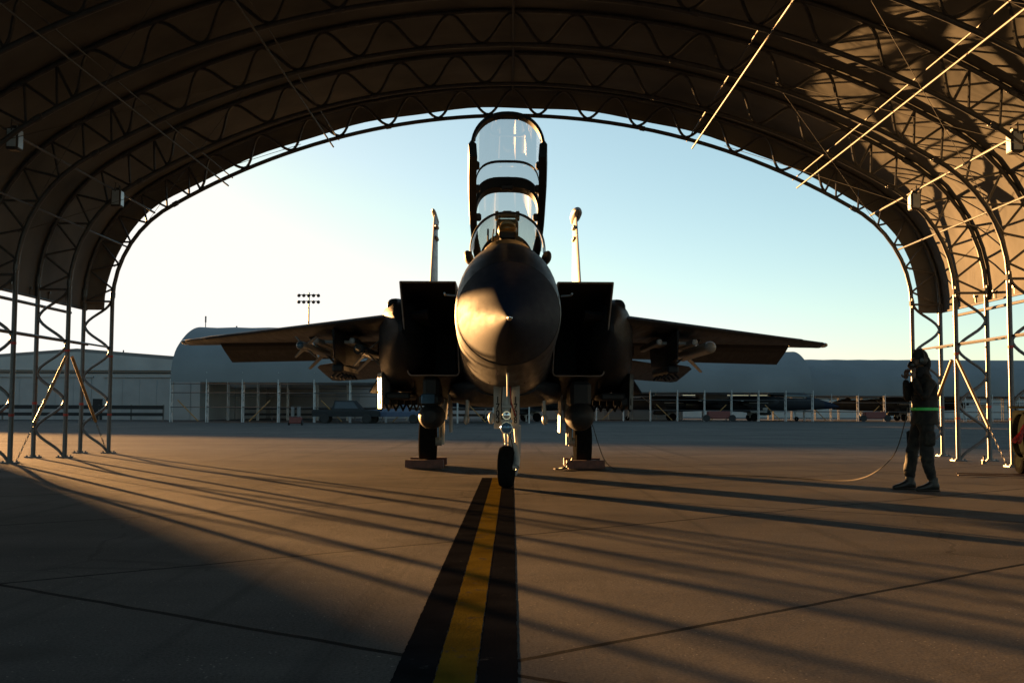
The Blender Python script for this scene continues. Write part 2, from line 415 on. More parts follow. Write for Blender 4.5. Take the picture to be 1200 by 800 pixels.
shelter = empty('sunshade_shelter', (0, 0, 0), 0,
    'arched fabric aircraft shelter on steel truss ribs standing over the fighter jet', 'shelter')
rib_proto = None
for ri, y in enumerate(ribs_y):
    if rib_proto is None:
        b = MB(); b.tube([(x, 0, z) for x, z in (prof(u, 0) for u in path_u(0.02, 2*LT-.02))], .048, 10)
        ic = b.build('inner_chord', M['galv'], None, True)
        b = MB(); b.tube([(x, 0, z) for x, z in (prof(u, TW) for u in path_u(0.02, 2*LT-.02))], .048, 10)
        oc = b.build('outer_chord', M['galv'], None, True)
        b = MB(); us = path_u(.42, 2*LT-.42, .085)
        ext = lambda u: LT-PER*(round((LT-u)/PER-.5)+.5)
        k0 = ext(L1+.45); k1 = ext(L2+.3); us = [ext(.45)+(2*LT-2*ext(.45))*i/420 for i in range(421)]
        def seg_is_knee(u): uu = min(u, 2*LT-u); return k0 < uu < k1
        run = []
        for u in us:
            if seg_is_knee(u):
                if len(run) > 1:
                    xq, zq = prof(k0 if u < LT else 2*LT-k1, .03); run.append((xq, 0, zq)); b.tube(run, .032, 6)
                run = []; continue
            if not run and u > 1:
                xq, zq = prof(k1 if u < LT else 2*LT-k0, .03); run.append((xq, 0, zq))
            tq = tri((u-LT)/PER); w = TW/2+(TW/2-.03)*(.35*tq+.65*math.sin(PI/2*tq))
            x, z = prof(u, w); run.append((x, 0, z))
        if len(run) > 1: b.tube(run, .032, 6)
        for side in (0, 1):          # straight webs in the knees
            nseg = 6
            for i in range(nseg+1):
                ua = k0+(k1-k0)*i/nseg; ub = k0+(k1-k0)*(i+.5)/nseg
                if side: ua, ub = 2*LT-ua, 2*LT-ub
                xa, za = prof(ua, TW*.97); 
                if i < nseg:
                    xb, zb = prof(ub, .02); b.tube([(xa, 0, za), (xb, 0, zb)], .024, 6)
                    uc = k0+(k1-k0)*(i+1)/nseg
                    if side: uc = 2*LT-uc
                    xc, zc = prof(uc, TW*.97); b.tube([(xb, 0, zb), (xc, 0, zc)], .024, 6)
                if i in (0, nseg):
                    xb, zb = prof(ua, .02); b.tube([(xa, 0, za), (xb, 0, zb)], .026, 6)
        wb = b.build('web', M['galv'], None, True)
        b = MB()                    # bolted joints
        for uj in (L1+.1, L2+.1, LT-3.0, LT-.0+3.0, 2*LT-L2-.1, 2*LT-L1-.1):
            for off in (0, TW):
                b.new(); x, z = prof(uj, off); x2, z2 = prof(uj+.12, off); b.tube([(x, 0, z), (x2, 0, z2)], .062, 8)
                for q in (-.02, .14):
                    x3, z3 = prof(uj+q, off); b.box((x3, 0, z3), (.05, .15, .05))
        jt = b.build_each('splice', M['galv'])
        b = MB()
        for sx in (-1, 1):
            for off in (0, TW):
                b.new(); b.box((sx*(XW+off), 0, .012), (.26, .26, .024))
                for qx in (-.09, .09):
                    for qy in (-.09, .09): b.box((sx*(XW+off)+qx, qy, .035), (.028, .028, .03))
        bp = b.build_each('base_plate', M['galv'])
        b = MB()
        for sx in (-1, 1):
            for off, zs in ((0, (.86, 2.2)), (TW, (1.1,))):
                for zz in zs: b.new(); b.tube([(sx*(XW+off), 0, zz), (sx*(XW+off), 0, zz+.05)], .052, 10)
        tp = b.build_each('red_tape', M['redtape'])
        rib_parts = [ic, oc, wb]+jt+bp+tp; rib_proto = True; parts = rib_parts
    else:
        parts = [p.copy() for p in rib_parts]
        for p in parts: col.objects.link(p)
    r = bpy.data.objects.new('truss_rib', None); col.objects.link(r); r.parent = shelter; r.location = (0, y, 0)
    for p in parts: p.parent = r
# the fabric
b = MB(); FO = TW+.055
ya = []
y = Y_END
yy = [Y_END-i*.22 for i in range(int((Y_END-Y_BACK)/.22)+1)]
u0 = L1-.16; us = path_u(u0, 2*LT-u0, .3)
def sag(y):
    d = min(abs(y-q) for q in ribs_y)/1.265
    return .045*min(1, d)**1.3 if y < ribs_y[0] else .02*min(1, (y-ribs_y[0]))
for yv in yy:
    for u in us:
        wr = noise.noise(Vector((u*1.1, yv*.9, 0)))*.028+noise.noise(Vector((u*3.3, yv*.8, 5)))*.010
        x, z = prof(u, FO-sag(yv)+wr*min(1, 6*sag(yv)+.3)); b.v.append((x, yv, z))
n = len(us)
for i in range(len(yy)-1):
    for k in range(n-1): b.f.append((i*n+k, i*n+k+1, (i+1)*n+k+1, (i+1)*n+k)); b.mi.append(0)
b.build('fabric_roof', M['fabric'], shelter, True, None, fix=False)
b = MB(); rows = 5                      # valance hanging inward at the open end
for r_ in range(rows+1):
    for k, u in enumerate(us):
        off = lerp(FO, .25+.02*math.sin(u*2.4), r_/rows)
        x, z = prof(u, off); b.v.append((x, Y_END+.012+.035*math.sin(PI*r_/rows)*(1+noise.noise(Vector((u, r_, 0)))), z))
n = len(us)
for i in range(rows):
    for k in range(n-1): b.f.append((i*n+k, i*n+k+1, (i+1)*n+k+1, (i+1)*n+k)); b.mi.append(0)
b.build('end_valance', M['fabric'], shelter, True, None, fix=False)
b = MB()
for sgn in (0, 1):
    for dz, rr in ((0, .03),):
        b.new()
        x, z = prof(u0, FO-.03); x = -x if sgn else x
        b.tube([(x, Y_END, z), (x, Y_BACK, z)], .026, 8)
b.new(); b.tube([(x, Y_END-.02, z) for x, z in (prof(u, FO-.03) for u in path_u(u0, 2*LT-u0, .3))], .02, 8)
b.build_each('hem_pipe', M['galv'], shelter, True)
# straps below the hem
b = MB()
for sgn in (-1, 1):
    for i in range(27):
        b.new(); yv = Y_END-.3-i*.93
        x = sgn*(XW+TW+.02); b.tube([(x, yv, 3.36), (x, yv+random.uniform(-.03, .03), 3.52)], .012, 5)
        b.box((x-sgn*.03, yv, 3.5), (.02, .05, .05))
b.build_each('hem_clip', M['galv'], shelter)
def shelter_tube(x, z, r=.024, y0=None, y1=None, name='purlin', z2=None):
    b = MB(); b.tube([(x, ribs_y[0]+.15 if y0 is None else y0, z), (x, Y_BACK+.8 if y1 is None else y1, z if z2 is None else z2)], r, 8)
    return b.build(name, M['galv'], shelter, True)
def u_at_x(X):
    lo, hi = L1, LT
    for _ in range(50):
        mid = (lo+hi)/2; x, z = prof(mid, 0)
        if -x > X: lo = mid
        else: hi = mid
    return lo
for X in (0.0, 4.3, 6.8):
    for sg in ((1,) if X == 0 else (-1, 1)):
        u = u_at_x(X) if X else LT
        for du, off, rr in (((0, TW-.07, .03),) if X == 0 else ((0, -.06, .019), (.17, .07, .015))):
            x, z = prof(u+du, off); x = 0 if X == 0 else x*-sg
            b = MB(); b.tube([(x, ribs_y[0]+(-.05 if X == 0 else .45), z), (x, Y_BACK+.8, z)], rr, 8); b.build('purlin', M['purlin'], shelter, True)
for sg in (-1, 1):
    shelter_tube(sg*8.42, 5.62, .026); shelter_tube(sg*8.98, 4.78, .022)
    shelter_tube(sg*(XW+TW+.0), 3.17, .034, Y_END-1.0); shelter_tube(sg*(XW+.05), 2.44, .022); shelter_tube(sg*(XW+TW-.05), 2.50, .022)
    # bracing wires
    b = MB()
    for k in range(0, 8, 2):
        for ua, ub in ((L1+.8, L2+3.4), (L2+3.4, L1+.8)):
            xa, za = prof(ua, .1); xb, zb = prof(ub, .1)
            b.new(); b.tube([(-sg*xa, ribs_y[k], za), (-sg*xb, ribs_y[k+2], zb)], .006, 4)
    b.build_each('bracing_wire', M['chain'], shelter)
    # diagonal anchor poles with chain ends
    for (yt, yb_) in ((23.15, 20.95), (23.45, 25.62)):
        top = Vector((sg*(XW-.03), yt, 2.1)); bot = Vector((sg*(XW-.03), yb_, .03)); k = top.lerp(bot, .66)
        b = MB(); b.tube([top, k], .034, 10); ch = b.build('brace_pole', M['brace'], shelter, True)
        b = MB(); d = (bot-k); nl = 12
        for i in range(nl):
            p = k+d*((i+.5)/nl); a = d.normalized(); w = Vector((1, 0, 0)) if i % 2 else a.cross(Vector((1, 0, 0)))
            ring = [p+a*(.034*math.cos(t))+w*(.016*math.sin(t)) for t in [2*PI*q/8 for q in range(8)]]
            b.tube(ring, .007, 5, closed=True)
        b.build('chain', M['chain'], ch)

# floodlights under the knees
def floodlight(x, y, z, face, label):
    t = empty('floodlight', (x, y, z), 0, label, 'floodlight', 'floodlights under the shelter roof')
    b = MB(); b.box((0, 0, -.18), (.20, .24, .36), bev=.02); b.box((0, 0, .02), (.10, .10, .06)); b.build('housing', M['lightbox'], t)
    b = MB(); b.box((face*.105, -.01, -.18), (.012, .18, .30), bev=.004); b.build('lens', M['lightface'], t)
    b = MB(); b.box((0, -.126, -.17), (.15, .012, .30), bev=.004); b.build('side_panel', M['lightface'], t)
    b = MB(); b.tube([(0, -.13, -.05), (0, -.13, .13), (0, .13, .13), (0, .13, -.05)], .012, 6); b.build('bracket', M['galv'], t)
    return t
floodlight(-8.28, 23.1, 5.58, 1, 'small box floodlight on the left knee rail nearer the opening')
floodlight(-8.32, 18.35, 5.66, 1, 'box floodlight at the left edge of the photo, nearest on that side')
floodlight(8.42, 23.1, 5.58, -1, 'box floodlight on the sunlit right knee rail nearer the opening')
floodlight(8.36, 18.3, 5.66, -1, 'box floodlight at the right edge of the photo, on sunlit rail')

# ------------------------------------------------------------------ the fighter jet (local y = metres from the nose tip)
jet = empty('fighter_jet', (-.02, 9.2, 0), math.radians(.5),
    'dark grey twin tail fighter jet with open canopy parked under the shelter facing the camera', 'fighter jet')
def sect(s, hw, zt, zb, zw, ex=2.2, n=40, tub=0, xc=0):
    ring = []
    for k in range(n):
        a = 2*PI*k/n; c, q = math.cos(a), math.sin(a)
        x = hw*math.copysign(abs(c)**(2/ex), c)
        h = (zt-zw) if q > 0 else (zw-zb)
        z = zw+h*math.copysign(abs(q)**(2/ex), q)
        if tub and q > .3 and abs(x) < .44: z = 2.35; 
        ring.append((xc+x, s, z))
    return ring
# radome
b = MB(); rings = []
prf = [(0.0, .004), (.03, .022), (.12, .06), (.3, .125), (.55, .205), (.85, .29), (1.2, .375), (1.6, .455), (2.0, .522)]
for s_, r_ in prf: 
    zc = 1.76+.105*s_; rings.append(sect(s_, r_, zc+r_*(1.0+.01*s_), zc-r_*.99, zc, 2.0, 48))
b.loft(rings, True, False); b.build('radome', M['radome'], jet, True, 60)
b = MB(); b.lathe([(1.985, .521), (1.99, .5255), (2.012, .5275), (2.017, .522)], (0, 0, 1.97), 'Y', 48); b.build('radome_seam', M['frame'], jet, True)
b = MB(); b.lathe([(-.035, .004), (-.03, .012), (.0, .016), (.035, .024)], (0, 0, 1.76), 'Y', 16); b.build('nose_tip', M['chrome'], jet, True)
# forward fuselage
b = MB()
zc2 = 1.76+.21
rings = [sect(2.0, .523, zc2+.523*1.02, zc2-.518, zc2, 2.0, 48), sect(2.3, .548, 2.61, 1.43, 2.0, 2.02, 48), sect(2.7, .57, 2.74, 1.41, 2.03, 2.05, 48),
         sect(3.2, .592, 2.87, 1.39, 2.06, 2.1, 48), sect(3.7, .61, 2.94, 1.37, 2.09, 2.15, 48), sect(4.1, .62, 2.96, 1.35, 2.10, 2.2, 48),
         sect(4.13, .62, 2.96, 1.35, 2.10, 2.2, 48, 1), sect(6.2, .66, 3.0, 1.28, 2.10, 2.3, 48, 1), sect(8.05, .72, 3.02, 1.24, 2.10, 2.4, 48, 1),
         sect(8.08, .72, 3.02, 1.24, 2.10, 2.4, 48), sect(9.0, .78, 3.06, 1.2, 2.1, 2.5, 48), sect(10.5, .9, 3.05, 1.15, 2.1, 2.6, 48), sect(13, .95, 2.95, 1.15, 2.1, 2.7, 48),
         sect(15.5, .8, 2.8, 1.25, 2.1, 2.6, 48), sect(17.5, .45, 2.55, 1.5, 2.05, 2.2, 48), sect(18.4, .2, 2.25, 1.8, 2.02, 2.2, 48)]
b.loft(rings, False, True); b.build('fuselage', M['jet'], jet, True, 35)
# intakes + nacelles
def rrect(x0, x1, z0, z1, s, shear, rad, ref, n=6, sg=1):
    pts = []; rb = rad; rt = .018 if rad <= .07 else rad
    for (cx, cz, a0, rad) in ((x1-rt, z1-rt, 0, rt), (x0+rt, z1-rt, PI/2, rt), (x0+rb, z0+rb, PI, rb), (x1-rb, z0+rb, 1.5*PI, rb)):
        for k in range(n):
            a = a0+PI/2*k/(n-1); x = cx+rad*math.cos(a); z = cz+rad*math.sin(a)
            pts.append((sg*x, s+shear*(ref-z), z))
    return pts
for sg in (-1, 1):
    b = MB()
    SH = 1.22
    out = [rrect(.74, 1.575, 1.55, 2.885, 7.0, SH, .07, 2.9, sg=sg), rrect(.72, 1.60, 1.48, 2.92, 7.7, 1.1, .12, 2.9, sg=sg), rrect(.68, 1.66, 1.33, 2.95, 9.0, .6, .2, 2.9, sg=sg),
           rrect(.55, 1.75, 1.2, 2.93, 10.6, .1, .3, 2.9, sg=sg), rrect(.35, 1.75, 1.15, 2.88, 12.5, 0, .4, 2.9, sg=sg), rrect(.12, 1.5, 1.2, 2.75, 14.5, 0, .5, 2.9, sg=sg),
           rrect(.06, 1.22, 1.38, 2.54, 16.5, 0, .57, 2.9, sg=sg), rrect(.10, 1.16, 1.42, 2.48, 17.6, 0, .52, 2.9, sg=sg)]
    b.loft(out, False, True)
    b.build('nacelle', M['jet'], jet, True, 40)
    b = MB(); e = .018
    inn = [rrect(.74, 1.575, 1.55, 2.885, 7.0, SH, .07, 2.9, sg=sg), rrect(.74+e, 1.575-e, 1.55+e, 2.885-e, 6.99, SH, .055, 2.9, sg=sg), rrect(.74+e, 1.575-e, 1.55+e, 2.885-e, 7.1, SH, .055, 2.9, sg=sg)]
    b.loft(inn, False, False); b.build('intake_lip', M['geargrey'], jet, True, 30)  # pale colour on the lip imitates an edge highlight
    b = MB(); inn = [rrect(.74+e, 1.575-e, 1.55+e, 2.885-e, 7.1, SH, .055, 2.9, sg=sg), rrect(.76, 1.55, 1.5, 2.7, 8.6, .7, .1, 2.9, sg=sg), rrect(.7, 1.5, 1.45, 2.4, 10.5, 0, .3, 2.9, sg=sg)]
    b.loft(inn, False, True); b.build('intake_duct', M['black'], jet, True, 40)  # black colour stands in for the shade inside the intake
    # splitter plate and boundary diverter against the fuselage
    b = MB(); b.loft([[(sg*.70, 7.35, 2.80), (sg*.73, 7.35, 2.80), (sg*.73, 8.6, 1.62), (sg*.70, 8.6, 1.62)], [(sg*.60, 9.6, 2.85), (sg*.72, 9.6, 2.85), (sg*.72, 10, 1.5), (sg*.6, 10, 1.5)]])
    b.build('splitter_plate', M['jet'], jet)
    # conformal tank
    b = MB(); rings = []
    for (s_, xc, hw, zt, zb) in ((7.75, 1.62, .03, 2.32, 2.18), (8.0, 1.63, .16, 2.62, 1.92), (8.4, 1.66, .29, 2.76, 1.66), (9.0, 1.69, .39, 2.78, 1.50), (9.8, 1.71, .46, 2.80, 1.38),
                                 (11.5, 1.72, .50, 2.78, 1.30), (13.5, 1.68, .5, 2.7, 1.3), (15.0, 1.6, .36, 2.55, 1.42), (16.4, 1.5, .12, 2.3, 1.7)):
        rings.append(sect(s_, hw, zt, zb, (zt+zb)/2, 2.7, 32, 0, sg*xc))
    b.loft(rings); b.build('conformal_tank', M['jet'], jet, True, 50)
    # scoop on top of the tank
    b = MB(); b.loft([sect(8.35, .10, 2.76, 2.54, 2.64, 2.4, 20, 0, sg*1.78), sect(8.7, .15, 2.80, 2.5, 2.65, 2.4, 20, 0, sg*1.78), sect(10.2, .15, 2.80, 2.5, 2.65, 2.4, 20, 0, sg*1.74), sect(11.5, .05, 2.7, 2.5, 2.6, 2.4, 20, 0, sg*1.7)])
    b.build('tank_fairing', M['jet'], jet, True, 50)
    # tank stores pylon, left one in paler paint standing in for sunlight
    b = MB(); b.loft([[(sg*(2.06+dx), yq, 1.62) for dx, yq in ((0, 9.25), (.11, 9.65), (.10, 11.4), (-.10, 11.4), (-.11, 9.65))], [(sg*(2.06+dx), yq, 1.03) for dx, yq in ((0, 9.35), (.10, 9.7), (.09, 11.3), (-.09, 11.3), (-.10, 9.7))]])
    b.build('tank_pylon', M['geargrey'] if sg < 0 else M['jet'], jet)
    b = MB()
    for q in range(6):
        yy_ = 9.5+q*.36; x = sg*(2.02-.09*q)
        b.box((x, yy_, 1.16), (.16, .16, .12)); b.tube([(x, yy_, 1.13), (x-.07, yy_-.03, .99)], .018, 5); b.tube([(x, yy_, 1.13), (x+.07, yy_-.03, .99)], .018, 5)
    b.box((sg*1.8, 10.5, 1.24), (.42, 2.2, .12), bev=.03)
    b.build('ejector_rack', M['dark'], jet)
    b = MB(); b.loft([[(sg*2.14, 9.9, 1.62), (sg*2.16, 9.9, 1.6), (sg*2.34, 9.9, 1.32), (sg*2.32, 9.9, 1.30)], [(sg*2.14, 11.4, 1.62), (sg*2.16, 11.4, 1.6), (sg*2.34, 11.4, 1.32), (sg*2.32, 11.4, 1.30)]])
    b.build('tank_strake', M['jet'], jet)
    # star insignia on the tank flank
    t_ = MB(); t_.lathe([(0, .27), (.006, .27)], (0, 0, 0), 'X', 28); star = []
    X0 = sg*2.215
    t_.v = [(X0+sg*v[0], 10.6+v[1], 2.05+v[2]) for v in t_.v]
    ins = t_.build('insignia', M['insigniadark'], jet)
    t2 = MB(); pts = []
    for k in range(10):
        r_ = .23 if k % 2 == 0 else .09; a = PI/2+k*PI/5; pts.append((X0+sg*.010, 10.6+r_*math.cos(a), 2.05+r_*math.sin(a)))
    c_ = (X0+sg*.010, 10.6, 2.05); t2.add([c_]+pts, [(0, k+1, (k+1) % 10+1) for k in range(10)])
    for q in (-1, 1): 
        y0, y1 = sorted((10.6+q*.28, 10.6+q*.5)); t2.add([(X0+sg*.008, y0, 1.97), (X0+sg*.008, y1, 1.97), (X0+sg*.008, y1, 2.13), (X0+sg*.008, y0, 2.13)], [(0, 1, 2, 3)])
    t2.build('star', M['insignialight'], ins, fix=False)
    # tail boom
    b = MB(); b.loft([rrect(1.2, 1.7, 2.2, 2.6, 12.6, 0, .15, 2.9, sg=sg), rrect(1.2, 1.95, 2.0, 2.62, 14, 0, .2, 2.9, sg=sg), rrect(1.15, 1.95, 1.95, 2.55, 17, 0, .2, 2.9, sg=sg), rrect(1.35, 1.85, 2.05, 2.4, 19.0, 0, .12, 2.9, sg=sg)])
    b.build('tail_boom', M['jet'], jet, True, 40)
    b = MB(); b.lathe([(17.3, .54), (18.0, .53), (18.9, .41), (18.9, .36), (17.8, .44), (17.4, .2)], (sg*.63, 0, 1.95), 'Y', 28); b.build('nozzle', M['nozzle'], jet, True, 40)
    # vertical fin
    def airf(x, y0, y1, z, th, vert=True, zc=None):
        c = y1-y0; pr = [(0, 0), (.015, .32), (.06, .62), (.2, .95), (.4, 1), (.7, .62), (1, .06)]
        up = [(p*c+y0, t*th/2) for p, t in pr]; dn = [(p*c+y0, -t*th/2) for p, t in pr[::-1]][:-1]
        if vert: return [(x+t, y, z) for y, t in up+dn]
        return [(x, y, z+t) for y, t in up+dn]
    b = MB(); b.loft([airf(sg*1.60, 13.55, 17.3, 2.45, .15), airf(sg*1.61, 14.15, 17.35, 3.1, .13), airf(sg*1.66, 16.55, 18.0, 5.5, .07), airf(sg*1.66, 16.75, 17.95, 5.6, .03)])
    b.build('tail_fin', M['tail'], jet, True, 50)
    b = MB(); z_ = 5.64
    if sg > 0: b.lathe([(16.4, .02), (16.5, .09), (16.75, .125), (17.4, .12), (18.1, .06), (18.3, .01)], (sg*1.68, 0, z_+.02), 'Y', 16)
    else: b.lathe([(16.3, .01), (16.45, .045), (16.8, .055), (18.0, .05), (18.5, .01)], (sg*1.68, 0, z_), 'Y', 16)
    b.build('fin_tip_pod', M['geargrey'], jet, True)
    b = MB()
    for zz in (5.25, 4.98): b.new(); b.lathe([(16.2, .01), (16.25, .04), (16.6, .045), (16.7, .01)], (sg*1.68-sg*.09, 0, zz), 'Y', 12)
    b.build_each('fin_antenna', M['geargrey'], jet, True)
    # stabilator
    b = MB(); prs = [(1.9, 14.9, 18.0, .12), (2.3, 15.15, 18.25, .10), (3.55, 16.0, 18.75, .07), (3.6, 15.7, 18.75, .07), (4.2, 16.15, 18.9, .045), (4.32, 16.5, 18.75, .02)]
    rings = []
    for x, y0, y1, th in prs:
        zz = 2.03-(x-1.9)*.03; rg = airf(sg*x, y0, y1, zz, th, False)
        rings.append([(p[0], p[1], p[2]-(p[1]-16.8)*.105) for p in rg])
    b.loft(rings); b.build('stabilator', M['jet'], jet, True, 50)
    # wing
    def le(x): return 12.75-(6.35-x)*1.0
    def zw(x): return 2.46-(x-1.8)*.024
    b = MB(); rings = []
    for x in (1.2, 1.8, 2.6, 3.5, 4.4, 5.2, 5.74, 5.78, 6.1, 6.3, 6.45, 6.5):
        l_ = le(x) if x <= 6.3 else le(6.3)+(x-6.3)*4.0
        te = 13.15 if x < 5.75 else 14.15+(6.5-x)*.1
        th = lerp(.27, .085, (x-1.2)/5.3)
        if x > 6.4: th *= .6
        if x < 5.75:
            c = te-l_; pr = [(0, 0), (.012, .3), (.05, .58), (.18, .88), (.4, 1), (.7, .85), (1, .6)]
            up = [(sg*x, l_+p*c, zw(x)+t*th/2) for p, t in pr]; dn = [(sg*x, l_+p*c, zw(x)-t*th/2) for p, t in pr[::-1]][:-1]
            rings.append(up+dn)
        else: rings.append(airf(sg*x, l_, te, zw(x), th, False))
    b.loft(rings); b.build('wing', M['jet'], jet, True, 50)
    for nm, xa, xb, ang in (('flap', 1.95, 3.85, 17), ('aileron', 3.9, 5.72, 19)):
        b = MB(); rings = []
        for x in (xa, xb):
            th = lerp(.155, .07, (x-1.9)/4)*.9; c = 1.05; a_ = math.radians(ang); hz = zw(x)-.03
            rg = []
            for p, t in [(0, .5), (.1, .95), (.3, .95), (1, .06), (1, -.06), (.3, -.95), (.1, -.95), (0, -.5)]:
                yy_, zz = p*c, t*th/2; rg.append((sg*x, 13.2+yy_*math.cos(a_)+zz*math.sin(a_), hz-yy_*math.sin(a_)+zz*math.cos(a_)))
            rings.append(rg)
        b.loft(rings); b.build(nm, M['jet'], jet)
    b = MB(); b.ellipsoid((sg*6.43, 13.22, zw(6.43)), (.07, .22, .05), 12, 8); b.build('wing_tip_lamp', M['lens'], jet, True)
    # wing pylon
    b = MB(); b.loft([[(sg*2.86, 9.35, 2.35), (sg*2.88, 9.3, 2.35), (sg*2.90, 9.35, 2.35), (sg*2.90, 9.5, 1.88), (sg*2.88, 9.45, 1.88), (sg*2.86, 9.5, 1.88)],
                        [(sg*2.79, 10.2, 2.35), (sg*2.88, 10.2, 2.35), (sg*2.97, 10.2, 2.35), (sg*2.97, 10.2, 1.78), (sg*2.88, 10.2, 1.76), (sg*2.79, 10.2, 1.78)],
                        [(sg*2.82, 12.6, 2.35), (sg*2.88, 12.6, 2.35), (sg*2.94, 12.6, 2.35), (sg*2.94, 12.3, 1.85), (sg*2.88, 12.3, 1.85), (sg*2.82, 12.3, 1.85)]])
    b.box((sg*2.88, 10.9, 1.72), (.2, 2.0, .14), bev=.03)
    for q in (0, .5, 1.0, 1.5):
        for w in (-1, 1): b.tube([(sg*2.88, 10.1+q, 1.7), (sg*2.88+w*.12, 10.05+q, 1.57)], .02, 5)
    b.build('wing_pylon', M['jet'], jet)
    b = MB()
    for w in (-1, 1): b.new(); b.box((sg*2.88+w*.30, 10.6, 2.16), (.09, 2.3, .10), bev=.02); b.box((sg*2.88+w*.17, 10.6, 2.18), (.26, 1.0, .06), bev=.01)
    b.build_each('launch_rail', M['geargrey'], jet)
    # main gear
    wx, wy = sg*1.375, 10.72
    b = MB(); b.lathe([(-.135, .25), (-.145, .36), (-.125, .43), (-.06, .455), (.06, .455), (.125, .43), (.145, .36), (.135, .25)], (wx, wy, .452), 'X', 40)
    for q in (-.07, -.02, .03, .08): pass
    tw = b.build('main_wheel', M['rubber'], jet, True, 30)
    b = MB(); b.lathe([(-.13, .245), (-.09, .22), (-.05, .09), (-.12, .07), (-.12, .0)], (wx, wy, .452), 'X', 28); b.lathe([(.13, .245), (.09, .22), (.05, .09), (.12, .07), (.12, .0)], (wx, wy, .452), 'X', 28)
    b.build('rim', M['wheel'], tw, True, 30)
    b = MB(); ix = sg*1.13
    b.tube([(wx, wy, .452), (ix, wy, .452)], .075, 12); b.tube([(ix, wy, .40), (ix, wy+.02, .95)], .05, 14); b.tube([(ix, wy+.02, .85), (ix-sg*.05, wy+.1, 1.55)], .085, 14)
    b.tube([(ix, wy-.1, .55), (ix, wy-.28, .72), (ix, wy-.08, .98)], .022, 6)
    b.tube([(ix-sg*.02, wy, 1.1), (ix-sg*.35, wy+.55, 1.5)], .035, 8); b.tube([(ix+sg*.04, wy-.06, .42), (ix+sg*.05, wy-.1, 1.3)], .012, 6)
    b.build('main_gear_strut', M['gearwhite'], jet, True)
    b = MB(); b.loft([[(ix-sg*.16, wy-.5, 1.32), (ix-sg*.13, wy-.5, 1.32), (ix-sg*.15, wy-.45, .62), (ix-sg*.18, wy-.45, .62)], [(ix-sg*.16, wy+.5, 1.32), (ix-sg*.13, wy+.5, 1.32), (ix-sg*.15, wy+.35, .62), (ix-sg*.18, wy+.35, .62)]])
    b.build('main_gear_door', M['geargrey'], jet)
    b = MB(); b.box((sg*.62, 9.2, 1.13), (.03, .5, .28), rot=None); b.tube([(sg*.62, 9.0, 1.2), (sg*.64, 9.05, .86)], .03, 8); b.ellipsoid((sg*.64, 9.05, .86), (.05, .09, .09), 10, 8)
    b.build('belly_probe', M['gearwhite'], jet, True)
    # sensor pods below the intakes
    b = MB(); px_, pz = sg*1.21, .93
    if sg < 0:
        b.lathe([(8.62, .01), (8.64, .10), (8.72, .165), (8.86, .20), (9.1, .205), (9.6, .2), (10.05, .14), (10.12, .02)], (px_, 0, pz-.03), 'Y', 28)
        b.box((px_-.01, 9.2, 1.17), (.36, .9, .19), bev=.05); b.box((px_, 9.4, 1.37), (.26, 1.2, .34), bev=.05)
    else:
        b.lathe([(8.5, .01), (8.52, .09), (8.6, .165), (8.74, .215), (8.95, .235), (9.5, .22), (10.05, .15), (10.12, .02)], (px_, 0, pz-.02), 'Y', 28)
        b.box((px_, 9.35, 1.27), (.34, 1.2, .42), bev=.06)
    pod = b.build('sensor_pod', M['dark'], jet, True, 35, label='square windowed sensor pod' if sg < 0 else 'round nosed sensor pod')
    if sg < 0:
        b = MB(); b.box((px_-.04, 8.74, 1.185), (.21, .02, .155), rot=Matrix.Rotation(-.25, 3, 'X'), bev=.008); b.build('pod_window', M['bluelens'], pod)
    b = MB(); b.ellipsoid((sg*.475, 4.35, 2.86), (.06, .2, .09), 12, 8, Matrix.Rotation(sg*.35, 3, 'Y')); b.build('sill_fairing', M['frame'], jet, True)
    b = MB(); b.tube([(sg*.56, 2.5, 2.2), (sg*.66, 2.42, 2.2), (sg*.66, 2.25, 2.2)], .011, 6); b.build('air_data_probe', M['geargrey'], jet, True)
# belly between the nacelles
b = MB(); b.loft([sect(8.2, .5, 1.5, 1.22, 1.4, 2.4, 24), sect(9.0, .86, 1.5, 1.10, 1.4, 2.6, 24), sect(11, 1.1, 1.6, 1.06, 1.4, 2.8, 24), sect(15, .9, 1.6, 1.2, 1.5, 2.6, 24), sect(16.5, .3, 1.7, 1.4, 1.6, 2.4, 24)])
b.build('belly_fairing', M['jet'], jet, True, 50)
b = MB(); b.loft([[(-.012, 2.85, 1.42), (.012, 2.85, 1.42), (.012, 3.2, 1.42), (-.012, 3.2, 1.42)], [(-.007, 2.95, 1.15), (.007, 2.95, 1.15), (.007, 3.15, 1.15), (-.007, 3.15, 1.15)]])
b.build('blade_antenna', M['gearwhite'], jet)
# nose gear
def rotz(o, c, a):
    for v in o.data.vertices:
        p = Matrix.Rotation(a, 3, 'Z') @ (v.co-Vector(c)); v.co = p+Vector(c)
nw = (0.0, 5.3, .272)
b = MB(); b.lathe([(-.088, .13), (-.098, .19), (-.085, .245), (-.04, .272), (.04, .272), (.085, .245), (.098, .19), (.088, .13)], nw, 'X', 36)
nwo = b.build('nose_wheel', M['rubber'], jet, True, 30); rotz(nwo, nw, math.radians(-7))
b = MB(); b.lathe([(-.085, .13), (-.06, .12), (-.04, .05), (-.09, .04), (-.09, 0)], nw, 'X', 24); b.lathe([(.085, .13), (.06, .12), (.04, .05), (.09, .04), (.09, 0)], nw, 'X', 24)
ro = b.build('rim', M['wheel'], nwo, True, 30); rotz(ro, nw, math.radians(-7))
b = MB()
b.tube([(0.0, 5.42, 1.45), (0.0, 5.42, .80)], .062, 16); b.tube([(0, 5.42, .82), (.02, 5.40, .56)], .045, 16)
